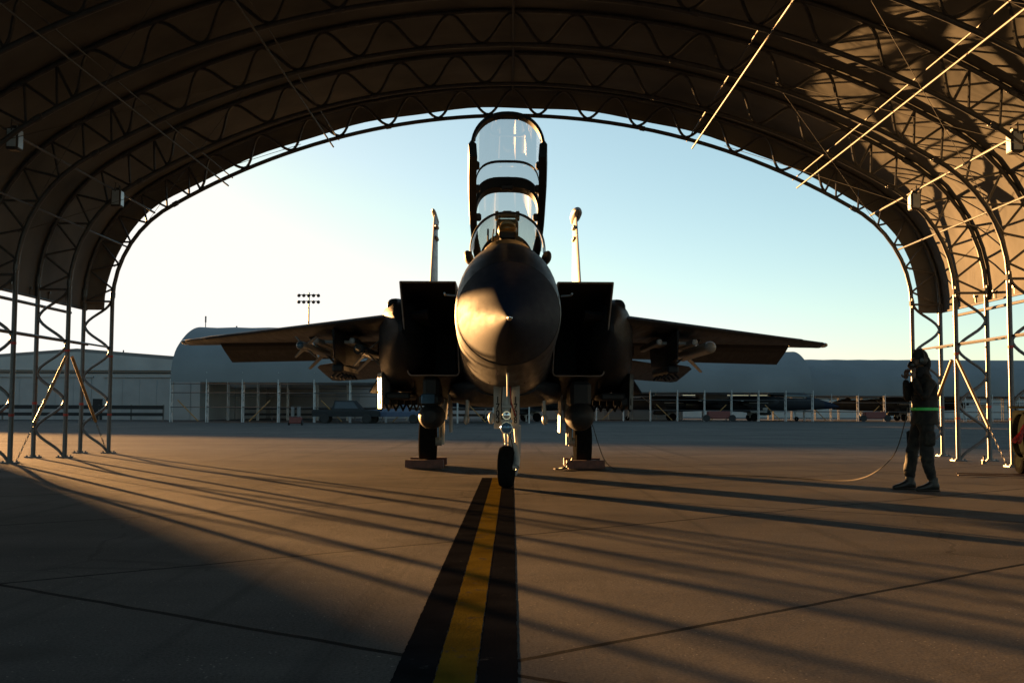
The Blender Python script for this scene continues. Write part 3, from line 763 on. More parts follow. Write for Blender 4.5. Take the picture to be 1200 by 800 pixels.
b.tube([(.02, 5.42, .62), (.10, 5.42, .52), (.135, 5.36, .36), (.12, 5.3, .272)], [.05, .048, .045, .05], 12); b.tube([(.14, 5.3, .272), (-.10, 5.3, .272)], .026, 10)
b.tube([(0, 5.32, .80), (.03, 5.18, .66), (.03, 5.3, .55)], .016, 6)
b.box((0, 5.38, .86), (.16, .12, .05), bev=.01); b.box((0, 5.38, 1.05), (.14, .1, .04), bev=.01)
b.build('nose_gear_strut', M['gearwhite'], jet, True)
b = MB(); b.tube([(.14, 5.52, .80), (.155, 5.6, .42), (.145, 5.62, .22)], [.05, .032, .02], 10); b.tube([(.145, 5.62, .24), (.12, 5.6, .14)], .02, 8); b.build('tow_link', M['geargrey'], jet, True)
for sg in (-1, 1):
    b = MB(); b.loft([[(sg*.055, 5.5, 1.44), (sg*.175, 5.47, 1.44), (sg*.175, 5.49, 1.44), (sg*.055, 5.52, 1.44)],
                        [(sg*.05, 5.5, .76), (sg*.165, 5.47, .76), (sg*.165, 5.49, .76), (sg*.05, 5.52, .76)]])
    dr = b.build('nose_gear_door', M['gearwhite'], jet)
    for i, ch in enumerate('1708'):
        cu = bpy.data.curves.new('t', 'FONT'); cu.body = ch; cu.size = .115; cu.align_x = 'CENTER'; cu.extrude = .0005; cu.offset = .003
        to = bpy.data.objects.new('t', cu); col.objects.link(to); bpy.context.view_layer.update()
        me = bpy.data.meshes.new_from_object(to.evaluated_get(bpy.context.evaluated_depsgraph_get()))
        bpy.data.objects.remove(to); bpy.data.curves.remove(cu)
        me.transform(Matrix.Translation((sg*.118, 5.478-.0, 1.10-i*.088)) @ Matrix.Rotation(PI/2, 4, 'X') @ Matrix.Scale(.9, 4, (1, 0, 0)))
        me.materials.clear(); me.materials.append(M['digit'])
        for q in me.polygons: q.material_index = 0
        do = bpy.data.objects.new('digit', me); col.objects.link(do); do.parent = dr
    for q in dr.data.vertices: pass
b = MB(); b.lathe([(-.05, .078), (-.035, .083), (.03, .07), (.07, .03)], (0, 5.28, .775), 'Y', 24); lo = b.build('landing_light', M['chrome'], jet, True)
b = MB(); b.lathe([(-.072, .01), (-.068, .04), (-.048, .074)], (0, 5.28, .775), 'Y', 24); b.build('lens', M['bluelens'], lo, True)
b = MB(); b.lathe([(-.05, .056), (-.035, .06), (.03, .05), (.06, .02)], (0, 5.30, .935), 'Y', 20); lo = b.build('taxi_light', M['chrome'], jet, True)
b = MB(); b.lathe([(-.058, .01), (-.048, .05)], (0, 5.30, .935), 'Y', 20); b.build('lens', M['lens'], lo, True)
b = MB(); b.ellipsoid((-.20, 5.42, .90), (.042, .07, .08), 14, 10); b.box((-.15, 5.45, .88), (.08, .03, .03)); b.build('steering_lamp', M['gearwhite'], jet, True)
b = MB(); b.tube([(.04, 5.35, 1.35), (.05, 5.34, 1.2), (.06, 5.33, 1.1), (.09, 5.34, 1.0), (.12, 5.36, .93)], .009, 6); b.build('red_hose', M['red'], jet, True)
b = MB(); b.tube([(-.05, 5.36, 1.4), (-.07, 5.34, 1.1), (-.06, 5.34, .8), (-.03, 5.34, .58)], .008, 6); b.tube([(.06, 5.36, 1.4), (.05, 5.35, .9), (.05, 5.34, .66), (.10, 5.28, .45)], .008, 6); b.build('hydraulic_line', M['dark'], jet, True)
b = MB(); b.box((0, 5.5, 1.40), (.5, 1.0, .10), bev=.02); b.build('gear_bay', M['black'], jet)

# windscreen
def arch(hw, zb, rise, s, n=24, tilt=0.0):
    return [(hw*math.copysign(abs(math.cos(PI*k/n))**.9, math.cos(PI*k/n)), s+tilt*math.sin(PI*k/n), zb+rise*math.sin(PI*k/n)**.88 if 0 < k < n else zb) for k in range(n+1)]
b = MB(); rings = []; NB = 24
bow = arch(.455, 2.93, .53, 4.45, NB, .12)
for j in range(13):
    v = j/12; ring = []
    for k in range(NB+1):
        t = PI*k/NB
        base = Vector((.47*math.cos(t), 4.45-1.05*math.sin(t), 2.90-.05*math.sin(t)))
        tip = Vector(bow[k]); p = base.lerp(tip, v); p.z += .07*math.sin(PI*v)*math.sin(t); p.y -= .03*math.sin(PI*v)
        ring.append(tuple(p))
    rings.append(ring)
b.loft(rings, False, False, close=False); b.build('windscreen', M['wglass'], jet, True, None)
b = MB(); b.tube(bow, .017, 8); b.build('windscreen_bow', M['frame'], jet, True)
# canopy (closed shape, swung up round its hinge)
HY, HZ, CA = 8.8, 3.0, math.radians(18.4)
def swing(p): 
    y, z = p[1]-HY, p[2]-HZ; return (p[0], HY+y*math.cos(CA)+z*math.sin(CA), HZ-y*math.sin(CA)+z*math.cos(CA))

csec = [(4.52, .465, 2.94, .54), (5.0, .485, 2.94, .62), (5.6, .50, 2.95, .70), (6.4, .505, 2.96, .74), (7.2, .49, 2.98, .70), (8.0, .43, 3.0, .56), (8.7, .33, 3.02, .36)]
b = MB(); rings = []
for s_, hw, zb, rs in csec[:6]: rings.append([swing(p) for p in arch(hw-.02, zb, rs, s_, 28)])
b.loft(rings, False, False, close=False); canopy = b.build('canopy', M['glass'], jet, True, None)
b = MB()
for sg in (-1, 1):
    pts = [(sg*(hw-.01), s_, zb-.02) for s_, hw, zb, rs in csec]
    rings = []
    for (x, y, z) in pts:
        w = .05; rings.append([swing((x-sg*w*1.4, y, z-.09)), swing((x+sg*w*.6, y, z-.09)), swing((x+sg*w*.9, y, z+.10)), swing((x+sg*w*.2, y, z+.16)), swing((x-sg*w*1.1, y, z+.10))])
    b.loft(rings)
    for q in (4.9, 5.5, 6.3): b.box(swing((sg*.41, q, 2.93)), (.09, .12, .10), bev=.02)
b.build('canopy_rail', M['frame'], canopy, True, 30)
b = MB()
def arch2(hw, zb, rise, s, n, e):
    return [(hw*math.copysign(abs(math.cos(PI*k/n))**e, math.cos(PI*k/n)) if k != n//2 else 0, s, zb+(rise*math.sin(PI*k/n)**e if 0 < k < n else 0)) for k in range(n+1)]
def thick_bow(s_, hw, zb, rs, w, th, e=.9):
    o_ = arch2(hw, zb, rs, s_, 28, e); i_ = arch2(hw-th*(.7 if e > .8 else .3), zb, rs-th, s_, 28, e); o2 = arch2(hw, zb, rs, s_+w, 28, e); i2 = arch2(hw-th*(.7 if e > .8 else .3), zb, rs-th, s_+w, 28, e)
    b.loft([[swing(o_[k]), swing(o2[k]), swing(i2[k]), swing(i_[k])] for k in range(29)])
thick_bow(4.50, .475, 2.94, .555, .10, .05)
b.build('front_bow', M['frame'], canopy, True, 40)
b = MB(); thick_bow(5.65, .44, 2.97, .50, .03, .025, .62); b.build('thin_bow', M['frame'], canopy, True, 40)
b = MB(); thick_bow(6.5, .50, 2.96, .745, .16, .17, .60)
for k in (-1, 1): b.box(swing((k*.06, 6.45, 3.50)), (.06, .08, .10), bev=.02)
b.box(swing((0, 6.45, 3.50)), (.2, .08, .07), bev=.02); b.build('middle_bow', M['frame'], canopy, True, 40)
b = MB(); thick_bow(8.0, .43, 3.0, .56, .7, .05); b.build('rear_fairing', M['frame'], canopy, True, 40)
b = MB()
for sg in (-1, 1):
    ring = [swing((sg*.42, 4.58+.045*math.cos(a)*.4, 3.16+.06*math.sin(a))) for a in [2*PI*q/12 for q in range(12)]]
    b.tube(ring, .008, 5, closed=True)
    b.box(swing((sg*.16, 4.56, 3.43)), (.05, .05, .05), bev=.01)
b.tube([swing((-.14, 4.56, 3.42)), swing((.14, 4.56, 3.42))], .008, 5)
b.build('bow_handle', M['frame'], canopy, True)
b = MB(); b.tube([(0, 7.9, 2.6), (0, 7.5, swing((0, 7.5, 3.0))[2])], .03, 8); b.build('canopy_actuator', M['galv'], jet, True)
# seats, glare shield, head-up display
for s_, lab in ((5.35, 'front'), (7.0, 'rear')):
    b = MB(); b.box((0, s_+.28, 2.85), (.42, .14, .95), rot=Matrix.Rotation(-.18, 3, 'X'), bev=.03); b.box((0, s_+.36, 3.40), (.30, .16, .34), bev=.04); b.box((0, s_-.05, 2.42), (.42, .5, .14), bev=.03)
    b.box((-.14, s_+.37, 3.62), (.05, .12, .12), bev=.01); b.box((.14, s_+.37, 3.62), (.05, .12, .12), bev=.01); b.loft([[(-.14, s_+.3, 3.6), (.14, s_+.3, 3.6), (.05, s_+.3, 3.68), (-.05, s_+.3, 3.68)], [(-.14, s_+.42, 3.6), (.14, s_+.42, 3.6), (.05, s_+.42, 3.68), (-.05, s_+.42, 3.68)]])
    b.build('ejection_seat', M['seatm'], jet)
b = MB(); rings = []
for s_, hw, zt in ((3.75, .16, 2.93), (4.0, .27, 3.04), (4.35, .33, 3.09), (4.6, .34, 3.07)): rings.append(sect(s_, hw, zt, 2.6, 2.8, 2.3, 20))
b.loft(rings); b.build('glare_shield', M['seatm'], jet, True, 40)
b = MB(); b.box((0, 4.3, 3.12), (.2, .2, .1), bev=.02)
for sg in (-1, 1): b.tube([(sg*.10, 4.2, 3.12), (sg*.10, 4.33, 3.38)], .007, 5)
b.tube([(-.24, 4.25, 3.05), (-.24, 4.25, 3.20)], .012, 6); b.tube([(-.19, 4.25, 3.05), (-.17, 4.25, 3.20)], .008, 6)
hud = b.build('head_up_display', M['frame'], jet)
b = MB(); b.add([(-.1, 4.2, 3.14), (.1, 4.2, 3.14), (.1, 4.33, 3.38), (-.1, 4.33, 3.38)], [(0, 1, 2, 3)]); b.build('combiner_glass', M['hudglass'], hud)

# missiles: own things hanging from the rails
def missile(name, label, x, y, z, rad, length, kind):
    t = empty(name, (x, y, z), 0, label, 'missile', 'missiles under the wings')
    b = MB()
    if kind == 'round': pf = [(0, .01), (.02, .045), (.06, .075), (.13, rad), (.2, rad), (length, rad), (length+.02, rad*.8)]
    elif kind == 'seeker': pf = [(0, .01), (.015, .035), (.05, .058), (.07, rad), (.5, rad), (length, rad), (length+.02, rad*.7)]
    else: pf = [(0, .01), (.25, rad*.45), (.55, rad*.85), (.75, rad), (length, rad), (length+.02, rad*.8)]
    b.lathe(pf, (0, 0, 0), 'Y', 24); b.build('body', M['missile'], t, True, 40)
    if kind == 'seeker':
        b = MB(); b.lathe([(-.006, .01), (.01, .036), (.045, .056)], (0, 0, 0), 'Y', 20); b.build('seeker_dome', M['bluelens'], t, True)
    if kind == 'banded':
        b = MB()
        for q in (.35, .55, .75, .95): b.lathe([(q, rad*1.02), (q+.05, rad*1.02)], (0, 0, 0), 'Y', 20)
        b.build('band', M['dark'], t)
    fins = [(.38, .22, .18, .12)] if kind == 'seeker' else ([] if kind == 'round' else [(1.3, .3, .2, .12)])
    fins.append((length-.45, .42, .30, .25))
    for (y0, sp, c0, c1) in fins:
        for k in range(4):
            a = PI/4+k*PI/2; d = Vector((math.cos(a), 0, math.sin(a))); w = Vector((-math.sin(a), 0, math.cos(a)))*.006
            b = MB(); A = d*rad*.9+Vector((0, y0, 0)); B = d*rad*.9+Vector((0, y0+c0+.12, 0)); C_ = d*(rad+sp*.8)+Vector((0, y0+.12+c1, 0)); D = d*(rad+sp*.8)+Vector((0, y0+.12, 0))
            b.loft([[p+w for p in (A, B, C_, D)], [p-w for p in (A, B, C_, D)]]); b.build('fin', M['missile'] if k % 2 else M['geargrey'], t)
    return t
missile('missile', 'finned missile with glassy seeker nose under the left wing, outboard of the pylon', -3.42, 17.9, 2.04, .07, 2.7, 'seeker')
missile('missile', 'pale banded pointed missile under the left wing, between pylon and jet body', -2.52, 17.9, 2.0, .085, 2.6, 'banded')
missile('missile', 'thick missile with smooth round pale nose under the right wing', 3.22, 17.95, 2.04, .10, 3.0, 'round')

# chocks
def chock(x, y, lab):
    t = empty('wheel_chock', (x, y, 0), 0, lab, 'chock', 'wheel chocks at the main wheels')
    for q in (-1, 1):
        b = MB(); b.loft([[(-.33, q*.52+a*.09, .02), (-.33, q*.52+a*.05, .15), (-.33, q*.52-a*.07, .15), (-.33, q*.52-a*.10, .02)] for a in (1,)]+[[(.33, q*.52+.09, .02), (.33, q*.52+.05, .15), (.33, q*.52-.07, .15), (.33, q*.52-.10, .02)]])
        b.box((0, q*.52, .02), (.60, .16, .03)); b.box((-.3, q*.52, .09), (.05, .15, .12), bev=.02)
        b.build('chock_block', M['chock'], t)
    b = MB(); b.tube([(-.30, -.5, .10), (-.33, 0, .02), (-.30, .5, .10)], .012, 6); b.build('rope', M['cable'], t)
    return t
jm = jet.matrix_basis if False else Matrix.Translation(jet.location) @ Matrix.Rotation(math.radians(.5), 4, 'Z')
for sg, lab in ((-1, 'red brown wheel chocks around the main wheel on the left of the photo'), (1, 'red brown wheel chocks around the main wheel on the right of the photo')):
    p = jm @ Vector((sg*1.375, 10.72, 0)); chock(p.x+.02*sg, p.y, lab)

# ------------------------------------------------------------------ people
def skin_mesh(verts, edges, radii, root=0, sub=2):
    me = bpy.data.meshes.new('tmp'); me.from_pydata([tuple(v) for v in verts], edges, [])
    o = bpy.data.objects.new('tmp', me); col.objects.link(o)
    md = o.modifiers.new('s', 'SKIN'); md.use_smooth_shade = True; md.branch_smoothing = .6
    for i, v in enumerate(me.skin_vertices[0].data):
        r = radii[i]; v.radius = r if isinstance(r, tuple) else (r, r); v.use_root = (i == root)
    sb = o.modifiers.new('d', 'SUBSURF'); sb.levels = sub; sb.render_levels = sub
    bpy.context.view_layer.update()
    ev = o.evaluated_get(bpy.context.evaluated_depsgraph_get()); m2 = bpy.data.meshes.new_from_object(ev)
    vs = [tuple(v.co) for v in m2.vertices]; fs = [tuple(p.vertices) for p in m2.polygons]
    bpy.data.objects.remove(o); bpy.data.meshes.remove(me); bpy.data.meshes.remove(m2)
    return vs, fs
def add_skin(b, chains, mi, root=0, sub=2):
    """chains: dict name->(pos, radius, parent)"""
    names = list(chains); vs = [chains[n][0] for n in names]; ed = []
    for n in names:
        p = chains[n][2]
        if p: ed.append((names.index(p), names.index(n)))
    v, f = skin_mesh(vs, ed, [chains[n][1] for n in names], root, sub); b.add(v, f, mi)
def hand(b, wrist, palm_dir, nrm, side, mi, curl=.5, scale=1.0):
    d = Vector(palm_dir).normalized(); n_ = Vector(nrm).normalized(); s_ = d.cross(n_).normalized()*side; w = Vector(wrist)
    ch = {'w': (w, (.026, .02), None), 'p1': (w+d*.045*scale, (.038, .017), 'w'), 'p2': (w+d*.085*scale, (.04, .015), 'p1')}
    add_skin(b, ch, mi, 0, 2)
    for i, (off, ln) in enumerate(((.030, .070), (.010, .080), (-.010, .074), (-.029, .058))):
        p = w+d*.078*scale+s_*off*scale; cd = d.copy(); c = {'a': (p, .0095, None)}; prev = 'a'
        for k, fr in enumerate((.45, .32, .23)):
            cd = (cd*math.cos(curl*(.8+.2*k))+n_*math.sin(curl*(.8+.2*k))).normalized(); p = p+cd*ln*fr*scale*1.1
            c['k%d' % k] = (p, .009-.001*k, prev); prev = 'k%d' % k
        add_skin(b, c, mi, 0, 1)
    p = w+d*.03*scale+s_*.03*scale; c = {'a': (p, .012, None)}
    q = p+(d*.5+s_*.8).normalized()*.035; c['b'] = (q, .0105, 'a'); q = q+(d*.8+s_*.2+n_*.4).normalized()*.032; c['c'] = (q, .009, 'b')
    add_skin(b, c, mi, 0, 1)
def head(b, c, fwd, mi, scale=1.0, pitch=0):
    """skull, jaw, nose, brow, mouth, ears, eyes. fwd = unit dir the face looks"""
    f = Vector(fwd).normalized(); up = Vector((0, 0, 1)); rt = f.cross(up).normalized()
    R = Matrix((rt, f, up)).transposed(); R = R @ Matrix.Rotation(pitch, 3, 'X'); c = Vector(c)
    def P(x, y, z): return c+R @ Vector((x, y, z))*scale
    n, m = 24, 18; rings = []
    for i in range(m+1):
        th = PI*i/m; z = -math.cos(th)*.118; ring = []
        for k in range(n):
            a = 2*PI*k/n; st = max(math.sin(th), .01)
            wx = .076; wy = .096
            if z < -.02: 
                t = (-.02-z)/.1; wx *= 1-.30*t; wy *= 1-.22*t
            x = wx*st*math.cos(a); y = wy*st*math.sin(a)+.004
            if z < -.03 and math.sin(a) > 0: y += .018*math.sin(a)
            if -.012 < z < .02 and math.sin(a) > .5 and .15 < abs(math.cos(a)) < .6: y -= .008
            ring.append(P(x, y, z))
        rings.append(ring)
    b.loft(rings, mi=mi)
    b.loft([[P(-.006, .092, .008), P(.006, .092, .008), P(.006, .085, .01), P(-.006, .085, .01)], [P(-.014, .095, -.03), P(.014, .095, -.03), P(.014, .08, -.032), P(-.014, .08, -.032)]], mi=mi)
    b.ellipsoid(P(0, .108, -.028), (.012*scale, .014*scale, .010*scale), 10, 8, R, mi)
    for q in (-.006, .006): b.ellipsoid(P(0, .098, -.054+q), (.024*scale, .009*scale, .005*scale), 10, 6, R, mi)
    for sx in (-1, 1):
        b.ellipsoid(P(sx*.078, -.002, -.005), (.010*scale, .018*scale, .031*scale), 10, 8, R, mi)
        b.ellipsoid(P(sx*.030, .082, .006), (.012*scale, .010*scale, .007*scale), 10, 8, R, mi)
    return P, R

# --- crew chief on the apron, looking left towards the jet
def ground_crew():
    t = empty('person', (5.30, 14.35, 0), 0, 'ground crew member in dark camouflage with green belt holding headset microphone to face', 'person')
    # local frame: faces -X, lateral axis Y
    b = MB()
    ch = {
     'pel': ((0, 0, .93), (.165, .125), None), 'wst': ((.01, 0, 1.07), (.17, .155), 'pel'), 'chs': ((.02, 0, 1.27), (.205, .175), 'wst'), 'shl': ((.03, 0, 1.42), (.175, .135), 'chs'),
     'nck': ((0, 0, 1.52), (.068, .068), 'shl'), 'hdb': ((-.02, 0, 1.60), (.06, .06), 'nck'),
     'hl': ((.0, -.105, .86), (.115, .115), 'pel'), 'kl': ((-.035, -.15, .50), (.085, .085), 'hl'), 'cl': ((-.015, -.155, .32), (.078, .078), 'kl'), 'al': ((.045, -.16, .12), (.062, .062), 'cl'),
     'hr': ((.0, .105, .86), (.115, .115), 'pel'), 'kr': ((-.10, .17, .50), (.085, .085), 'hr'), 'cr': ((-.125, .175, .32), (.078, .078), 'kr'), 'ar': ((-.13, .18, .12), (.062, .062), 'cr'),
     # near arm (toward camera, -Y): bent, hand at the face
     'sa': ((.02, -.20, 1.40), (.082, .082), 'shl'), 'ea': ((-.09, -.27, 1.16), (.066, .066), 'sa'), 'wa': ((-.165, -.12, 1.43), (.042, .042), 'ea'),
     # far arm: bent, hand also up at the other side of the mask
     'sb': ((.02, .20, 1.40), (.082, .082), 'shl'), 'eb': ((-.12, .24, 1.15), (.066, .066), 'sb'), 'wb': ((-.19, .10, 1.42), (.042, .042), 'eb')}
    # the skin modifier's second radius follows the lateral axis: keep torso wide in Y
    for k in ('pel', 'wst', 'chs', 'shl'):
        p, r, q = ch[k]; ch[k] = (p, (r[1], r[0]), q)
    add_skin(b, ch, 0, 0, 2)
    head(b, (-.045, 0, 1.665), (-1, -.25, 0), 1, 1.0, math.radians(0))
    hand(b, (-.165, -.12, 1.43), (-.02, .25, 1), (.2, 1, .2), 1, 1, .45)
    hand(b, (-.19, .10, 1.42), (.0, -.30, 1), (.2, -1, .1), -1, 1, .45)
    # cargo pockets, collar
    b.box((-.02, -.235, .66), (.15, .05, .19), bev=.02, mi=0); b.box((-.06, .25, .66), (.15, .05, .19), bev=.02, mi=0)
    bd = b.build('body', [M['camo'], M['skin']], t, True, None)
    tx = bpy.data.textures.new('folds', 'CLOUDS'); tx.noise_scale = .11
    for v in bd.data.vertices:
        if v.co.z < 1.50 and v.co.z > .13 and not (v.co.z > 1.28 and v.co.x < -.12):
            nn = noise.noise(Vector((v.co.x*9, v.co.y*9, v.co.z*6)))*.016+noise.noise(Vector((v.co.x*4, v.co.y*4, v.co.z*22+3)))*.009
            if v.co.z < .9: nn *= 1.3
            v.co += v.normal*nn
    # jacket skirt hem
    b = MB(); rings = []
    for z, rx, ry in ((.84, .165, .205), (.86, .17, .212), (.94, .158, .20), (1.02, .150, .19), (1.10, .15, .19), (1.2, .155, .20)):
        rings.append([(.008+rx*math.cos(a)*(1+.04*math.sin(5*a+z*9)), ry*math.sin(a)*(1+.03*math.cos(4*a+z*7)), z) for a in [2*PI*k/32 for k in range(32)]])
    b.loft(rings, False, False); b.build('jacket', M['camo'], t, True, None)
    b = MB(); rings = []
    for z, o_ in ((1.018, .004), (1.020, .012), (1.054, .012), (1.056, .004)):
        rings.append([(.008+(.155+o_)*math.cos(a), (.194+o_)*math.sin(a), z) for a in [2*PI*k/36 for k in range(36)]])
    b.loft(rings, False, False); b.build('reflective_belt', M['belt'], t, True, 30)
    for (x, y) in ((.035, -.16), (-.14, .18)):
        b = MB(); rings = []
        for (dx, hw, zt) in ((.075, .035, .10), (.05, .045, .14), (.0, .05, .17), (-.06, .05, .11), (-.13, .053, .075), (-.19, .045, .06), (-.215, .02, .04)):
            rings.append([(x+dx, y+hw*math.cos(a), .004+max(0, (zt-.004)*(.5+.5*math.sin(a)*1.0))) for a in [2*PI*k/14 for k in range(14)]])
        b.loft(rings); b.tube([(x+.01, y, .08), (x+.012, y, .17)], [.058, .056], 12); b.box((x-.065, y, .012), (.29, .10, .024), bev=.01)
        b.build('boot', M['boot'], t, True, 45)
    # knit cap, neck gaiter, headset
    b = MB(); rings = []
    cx, cy, cz = -.035, 0, 1.68
    for th in [PI*k/22 for k in range(0, 12)]:
        z = math.cos(th)*.135; r_ = math.sin(th) if th > .05 else .03
        rings.append([(cx+.108*r_*math.cos(a)*(1.0), cy+.092*r_*math.sin(a), cz+z) for a in [2*PI*k/24 for k in range(24)]])
    rings.append([(cx+.112*math.cos(a), cy+.095*math.sin(a), cz-.015) for a in [2*PI*k/24 for k in range(24)]])
    rings.append([(cx+.110*math.cos(a)*1.0, cy+.094*math.sin(a), cz-.012+.0) for a in [2*PI*k/24 for k in range(24)]])
    b.loft(rings, True, False); b.ellipsoid((.045, 0, 1.62), (.055, .075, .10), 16, 10); b.build('knit_cap', M['knit'], t, True, None)
    b = MB(); b.loft([[(-.01+rx*math.cos(a), rx*.95*math.sin(a), z) for a in [2*PI*k/20 for k in range(20)]] for z, rx in ((1.45, .12), (1.49, .10), (1.54, .084), (1.58, .08))], False, False); b.build('neck_gaiter', M['knit'], t, True, None)
    b = MB()
    for q in (-1, 1): b.lathe([(-.0, .048), (.015, .055), (.035, .052), (.045, .03)], (-.03, 0, 1.655), 'Y', 18, mat_=Matrix.Scale(q, 3, (0, 1, 0)) @ Matrix.Translation((0, .082, 0)).to_3x3())
    b = MB()
    for q in (-1, 1):
        prf_ = [(q*.082, .045), (q*.09, .055), (q*.115, .052), (q*.125, .03)]
        b.lathe(prf_, (-.03, 0, 1.655), 'Y', 18)
    b.tube([(-.03, .125*math.cos(a), 1.68+.135*math.sin(a)) for a in [PI*k/14 for k in range(15)]], .011, 6)
    b.ellipsoid((-.155, -.02, 1.60), (.05, .06, .055), 14, 10); b.tube([(-.03, -.11, 1.63), (-.12, -.09, 1.585), (-.155, -.03, 1.59)], .008, 6)
    b.build('headset', M['headset'], t, True, 50)
    return t
ground_crew()

# --- pilot in the front seat
pp = jm @ Vector((0, 5.42, 2.42))
t = empty('person', pp, 0, 'pilot in helmet and flight suit sitting in the open cockpit behind windscreen', 'person')
b = MB()
ch = {'pel': ((0, .0, .12), (.15, .12), None), 'wst': ((0, .02, .30), (.15, .12), 'pel'), 'chs': ((0, .04, .50), (.18, .13), 'wst'), 'shl': ((0, .05, .64), (.17, .11), 'chs'),
      'nck': ((0, .03, .75), (.06, .06), 'shl'), 'hd': ((0, .01, .83), (.055, .055), 'nck'),
      'hl': ((-.11, -.02, .10), .09, 'pel'), 'kl': ((-.16, -.45, .20), .07, 'hl'), 'al': ((-.15, -.72, -.02), .05, 'kl'),
      'hr': ((.11, -.02, .10), .09, 'pel'), 'kr': ((.16, -.45, .20), .07, 'hr'), 'ar': ((.15, -.72, -.02), .05, 'kr'),
      'sa': ((-.21, .05, .61), .07, 'shl'), 'ea': ((-.30, -.08, .42), .055, 'sa'), 'wa': ((-.25, -.32, .50), .038, 'ea'),
      'sb': ((.21, .05, .61), .07, 'shl'), 'eb': ((.31, -.08, .42), .055, 'sb'), 'wb': ((.24, -.32, .48), .038, 'eb')}
add_skin(b, ch, 0, 0, 2)
head(b, (0, -.0, .92), (0, -1, 0), 1, 1.0, 0)
hand(b, (-.25, -.32, .50), (.1, -1, .2), (.3, 0, -1), 1, 0, .5); hand(b, (.24, -.32, .48), (-.1, -1, .2), (-.3, 0, -1), -1, 0, .5)
b.build('body', [M['suit'], M['skin']], t, True, None)
b = MB(); b.ellipsoid((0, .02, .96), (.128, .15, .13), 20, 14); b.build('helmet', M['helmet'], t, True, None)
b = MB(); b.ellipsoid((0, -.06, .97), (.112, .095, .07), 18, 12); b.build('visor', M['visor'], t, True, None)
b = MB(); b.ellipsoid((0, -.125, .865), (.045, .05, .055), 12, 10); b.tube([(0, -.16, .84), (.05, -.15, .72), (.10, -.10, .6)], .02, 8); b.build('oxygen_mask', M['headset'], t, True, None)
b = MB()
for sg in (-1, 1): b.box((sg*.10, -.085, .52), (.09, .07, .26), bev=.02)
b.ellipsoid((0, .02, .72), (.15, .10, .05), 16, 8); b.build('survival_vest', M['suit'], t, True, 40)

# ------------------------------------------------------------------ loose cords, cart
b = MB()
pts = [(5.04, 14.2, 1.05), (5.0, 14.25, .80), (4.96, 14.5, .45), (4.88, 15.0, .20), (4.80, 15.6, .06), (4.6, 16.1, .014), (4.3, 16.6, .014), (3.9, 17.1, .014), (3.2, 17.5, .014), (2.6, 18.1, .014), (2.0, 18.4, .014), (1.75, 18.9, .03), (1.60, 19.2, .16), (1.50, 19.4, .45), (1.42, 19.6, .75), (1.3, 19.8, 1.15)]
def smooth(pts, k=8):
    P_ = [Vector(p) for p in pts]; out = []
    for i in range(len(P_)-1):
        p0 = P_[max(0, i-1)]; p1 = P_[i]; p2 = P_[i+1]; p3 = P_[min(len(P_)-1, i+2)]
        for j in range(k):
            t = j/k; out.append(.5*((2*p1)+(p2-p0)*t+(2*p0-5*p1+4*p2-p3)*t*t+(3*p1-p0-3*p2+p3)*t**3))
    return out+[P_[-1]]
b.tube(smooth(pts), .007, 6); tag(b.build('headset_cord', M['cable'], None, True), 'thin dark cord running from the ground crew member along the apron to the jet wheel', 'cord')
b = MB(); pts = [(.82, 19.2, .02), (.9, 19.05, .05), (.98, 19.1, .16), (1.05, 19.25, .22), (1.0, 19.35, .06), (.9, 19.1, .02), (.78, 18.9, .02), (.72, 19.0, .02)]
b.tube(smooth(pts), .013, 6); tag(b.build('grounding_cable', M['cable'], None, True), 'short looped grounding cable on the apron beside the wheel chock', 'cable')

t = empty('ground_power_cart', (8.84, 18.15, 0), 0, 'dark wheeled ground power cart with a hanging hose coil at the right edge', 'cart')
b = MB(); b.box((0, 0, .68), (.95, 1.1, .72), bev=.04); b.box((0, 0, 1.09), (.99, 1.14, .04), bev=.01); b.box((0, 0, .29), (.9, 1.0, .06)); b.build('body', M['cart'], t)
b = MB(); b.box((-.3, -.565, .42), (.25, .02, .16), bev=.006); b.build('side_plate', M['white'], t)
for (x, y) in ((-.4, -.35), (.4, -.35), (-.4, .35), (.4, .35)):
    b = MB(); b.lathe([(-.06, .10), (-.065, .16), (-.05, .19), (.05, .19), (.065, .16), (.06, .10)], (x, y, .19), 'X', 24); w = b.build('wheel', M['rubber'], t, True, 30)
    b = MB(); b.lathe([(-.062, .1), (-.05, .03), (.05, .03), (.062, .1)], (x, y, .19), 'X', 18); b.build('rim', M['cart'], w, True, 30)
b = MB(); b.tube([(-.45, -.56, .95), (-.5, -.7, 1.12), (.5, -.7, 1.12), (.45, -.56, .95)], .018, 8); b.build('handle', M['galv'], t, True)
t = tag(MB(), '', '') if False else None
b = MB()
for k in range(4):
    cx = 8.30-.03*k; b.tube([(cx, 18.0+(.36-.015*k)*math.cos(a), .63+(.40-.012*k)*math.sin(a)) for a in [2*PI*q/36 for q in range(36)]], .016, 6, closed=True)
tag(b.build('hose_coil', M['cart'], None, True), 'dark hose looped in a round coil hanging on the side of the cart', 'hose')
b = MB()
for k in range(3):
    rings = []
    for i in range(9):
        u = i/8; x = 8.05-.05*k*u-.12*u; z = .80-.26*u+.02*math.sin(5*u+k); y = 17.5+.04*math.sin(6*u+2*k)
        rings.append([(x-.022, y, z), (x+.022, y-.01, z-.015)])
    b.loft([r for r in rings], False, False, close=False)
b.tube([(8.05, 17.5, .80), (8.2, 17.55, .86)], .008, 5)
tag(b.build('warning_streamer', M['red'], None), 'bright red cloth streamers hanging beside the hose coil on the cart', 'streamer')
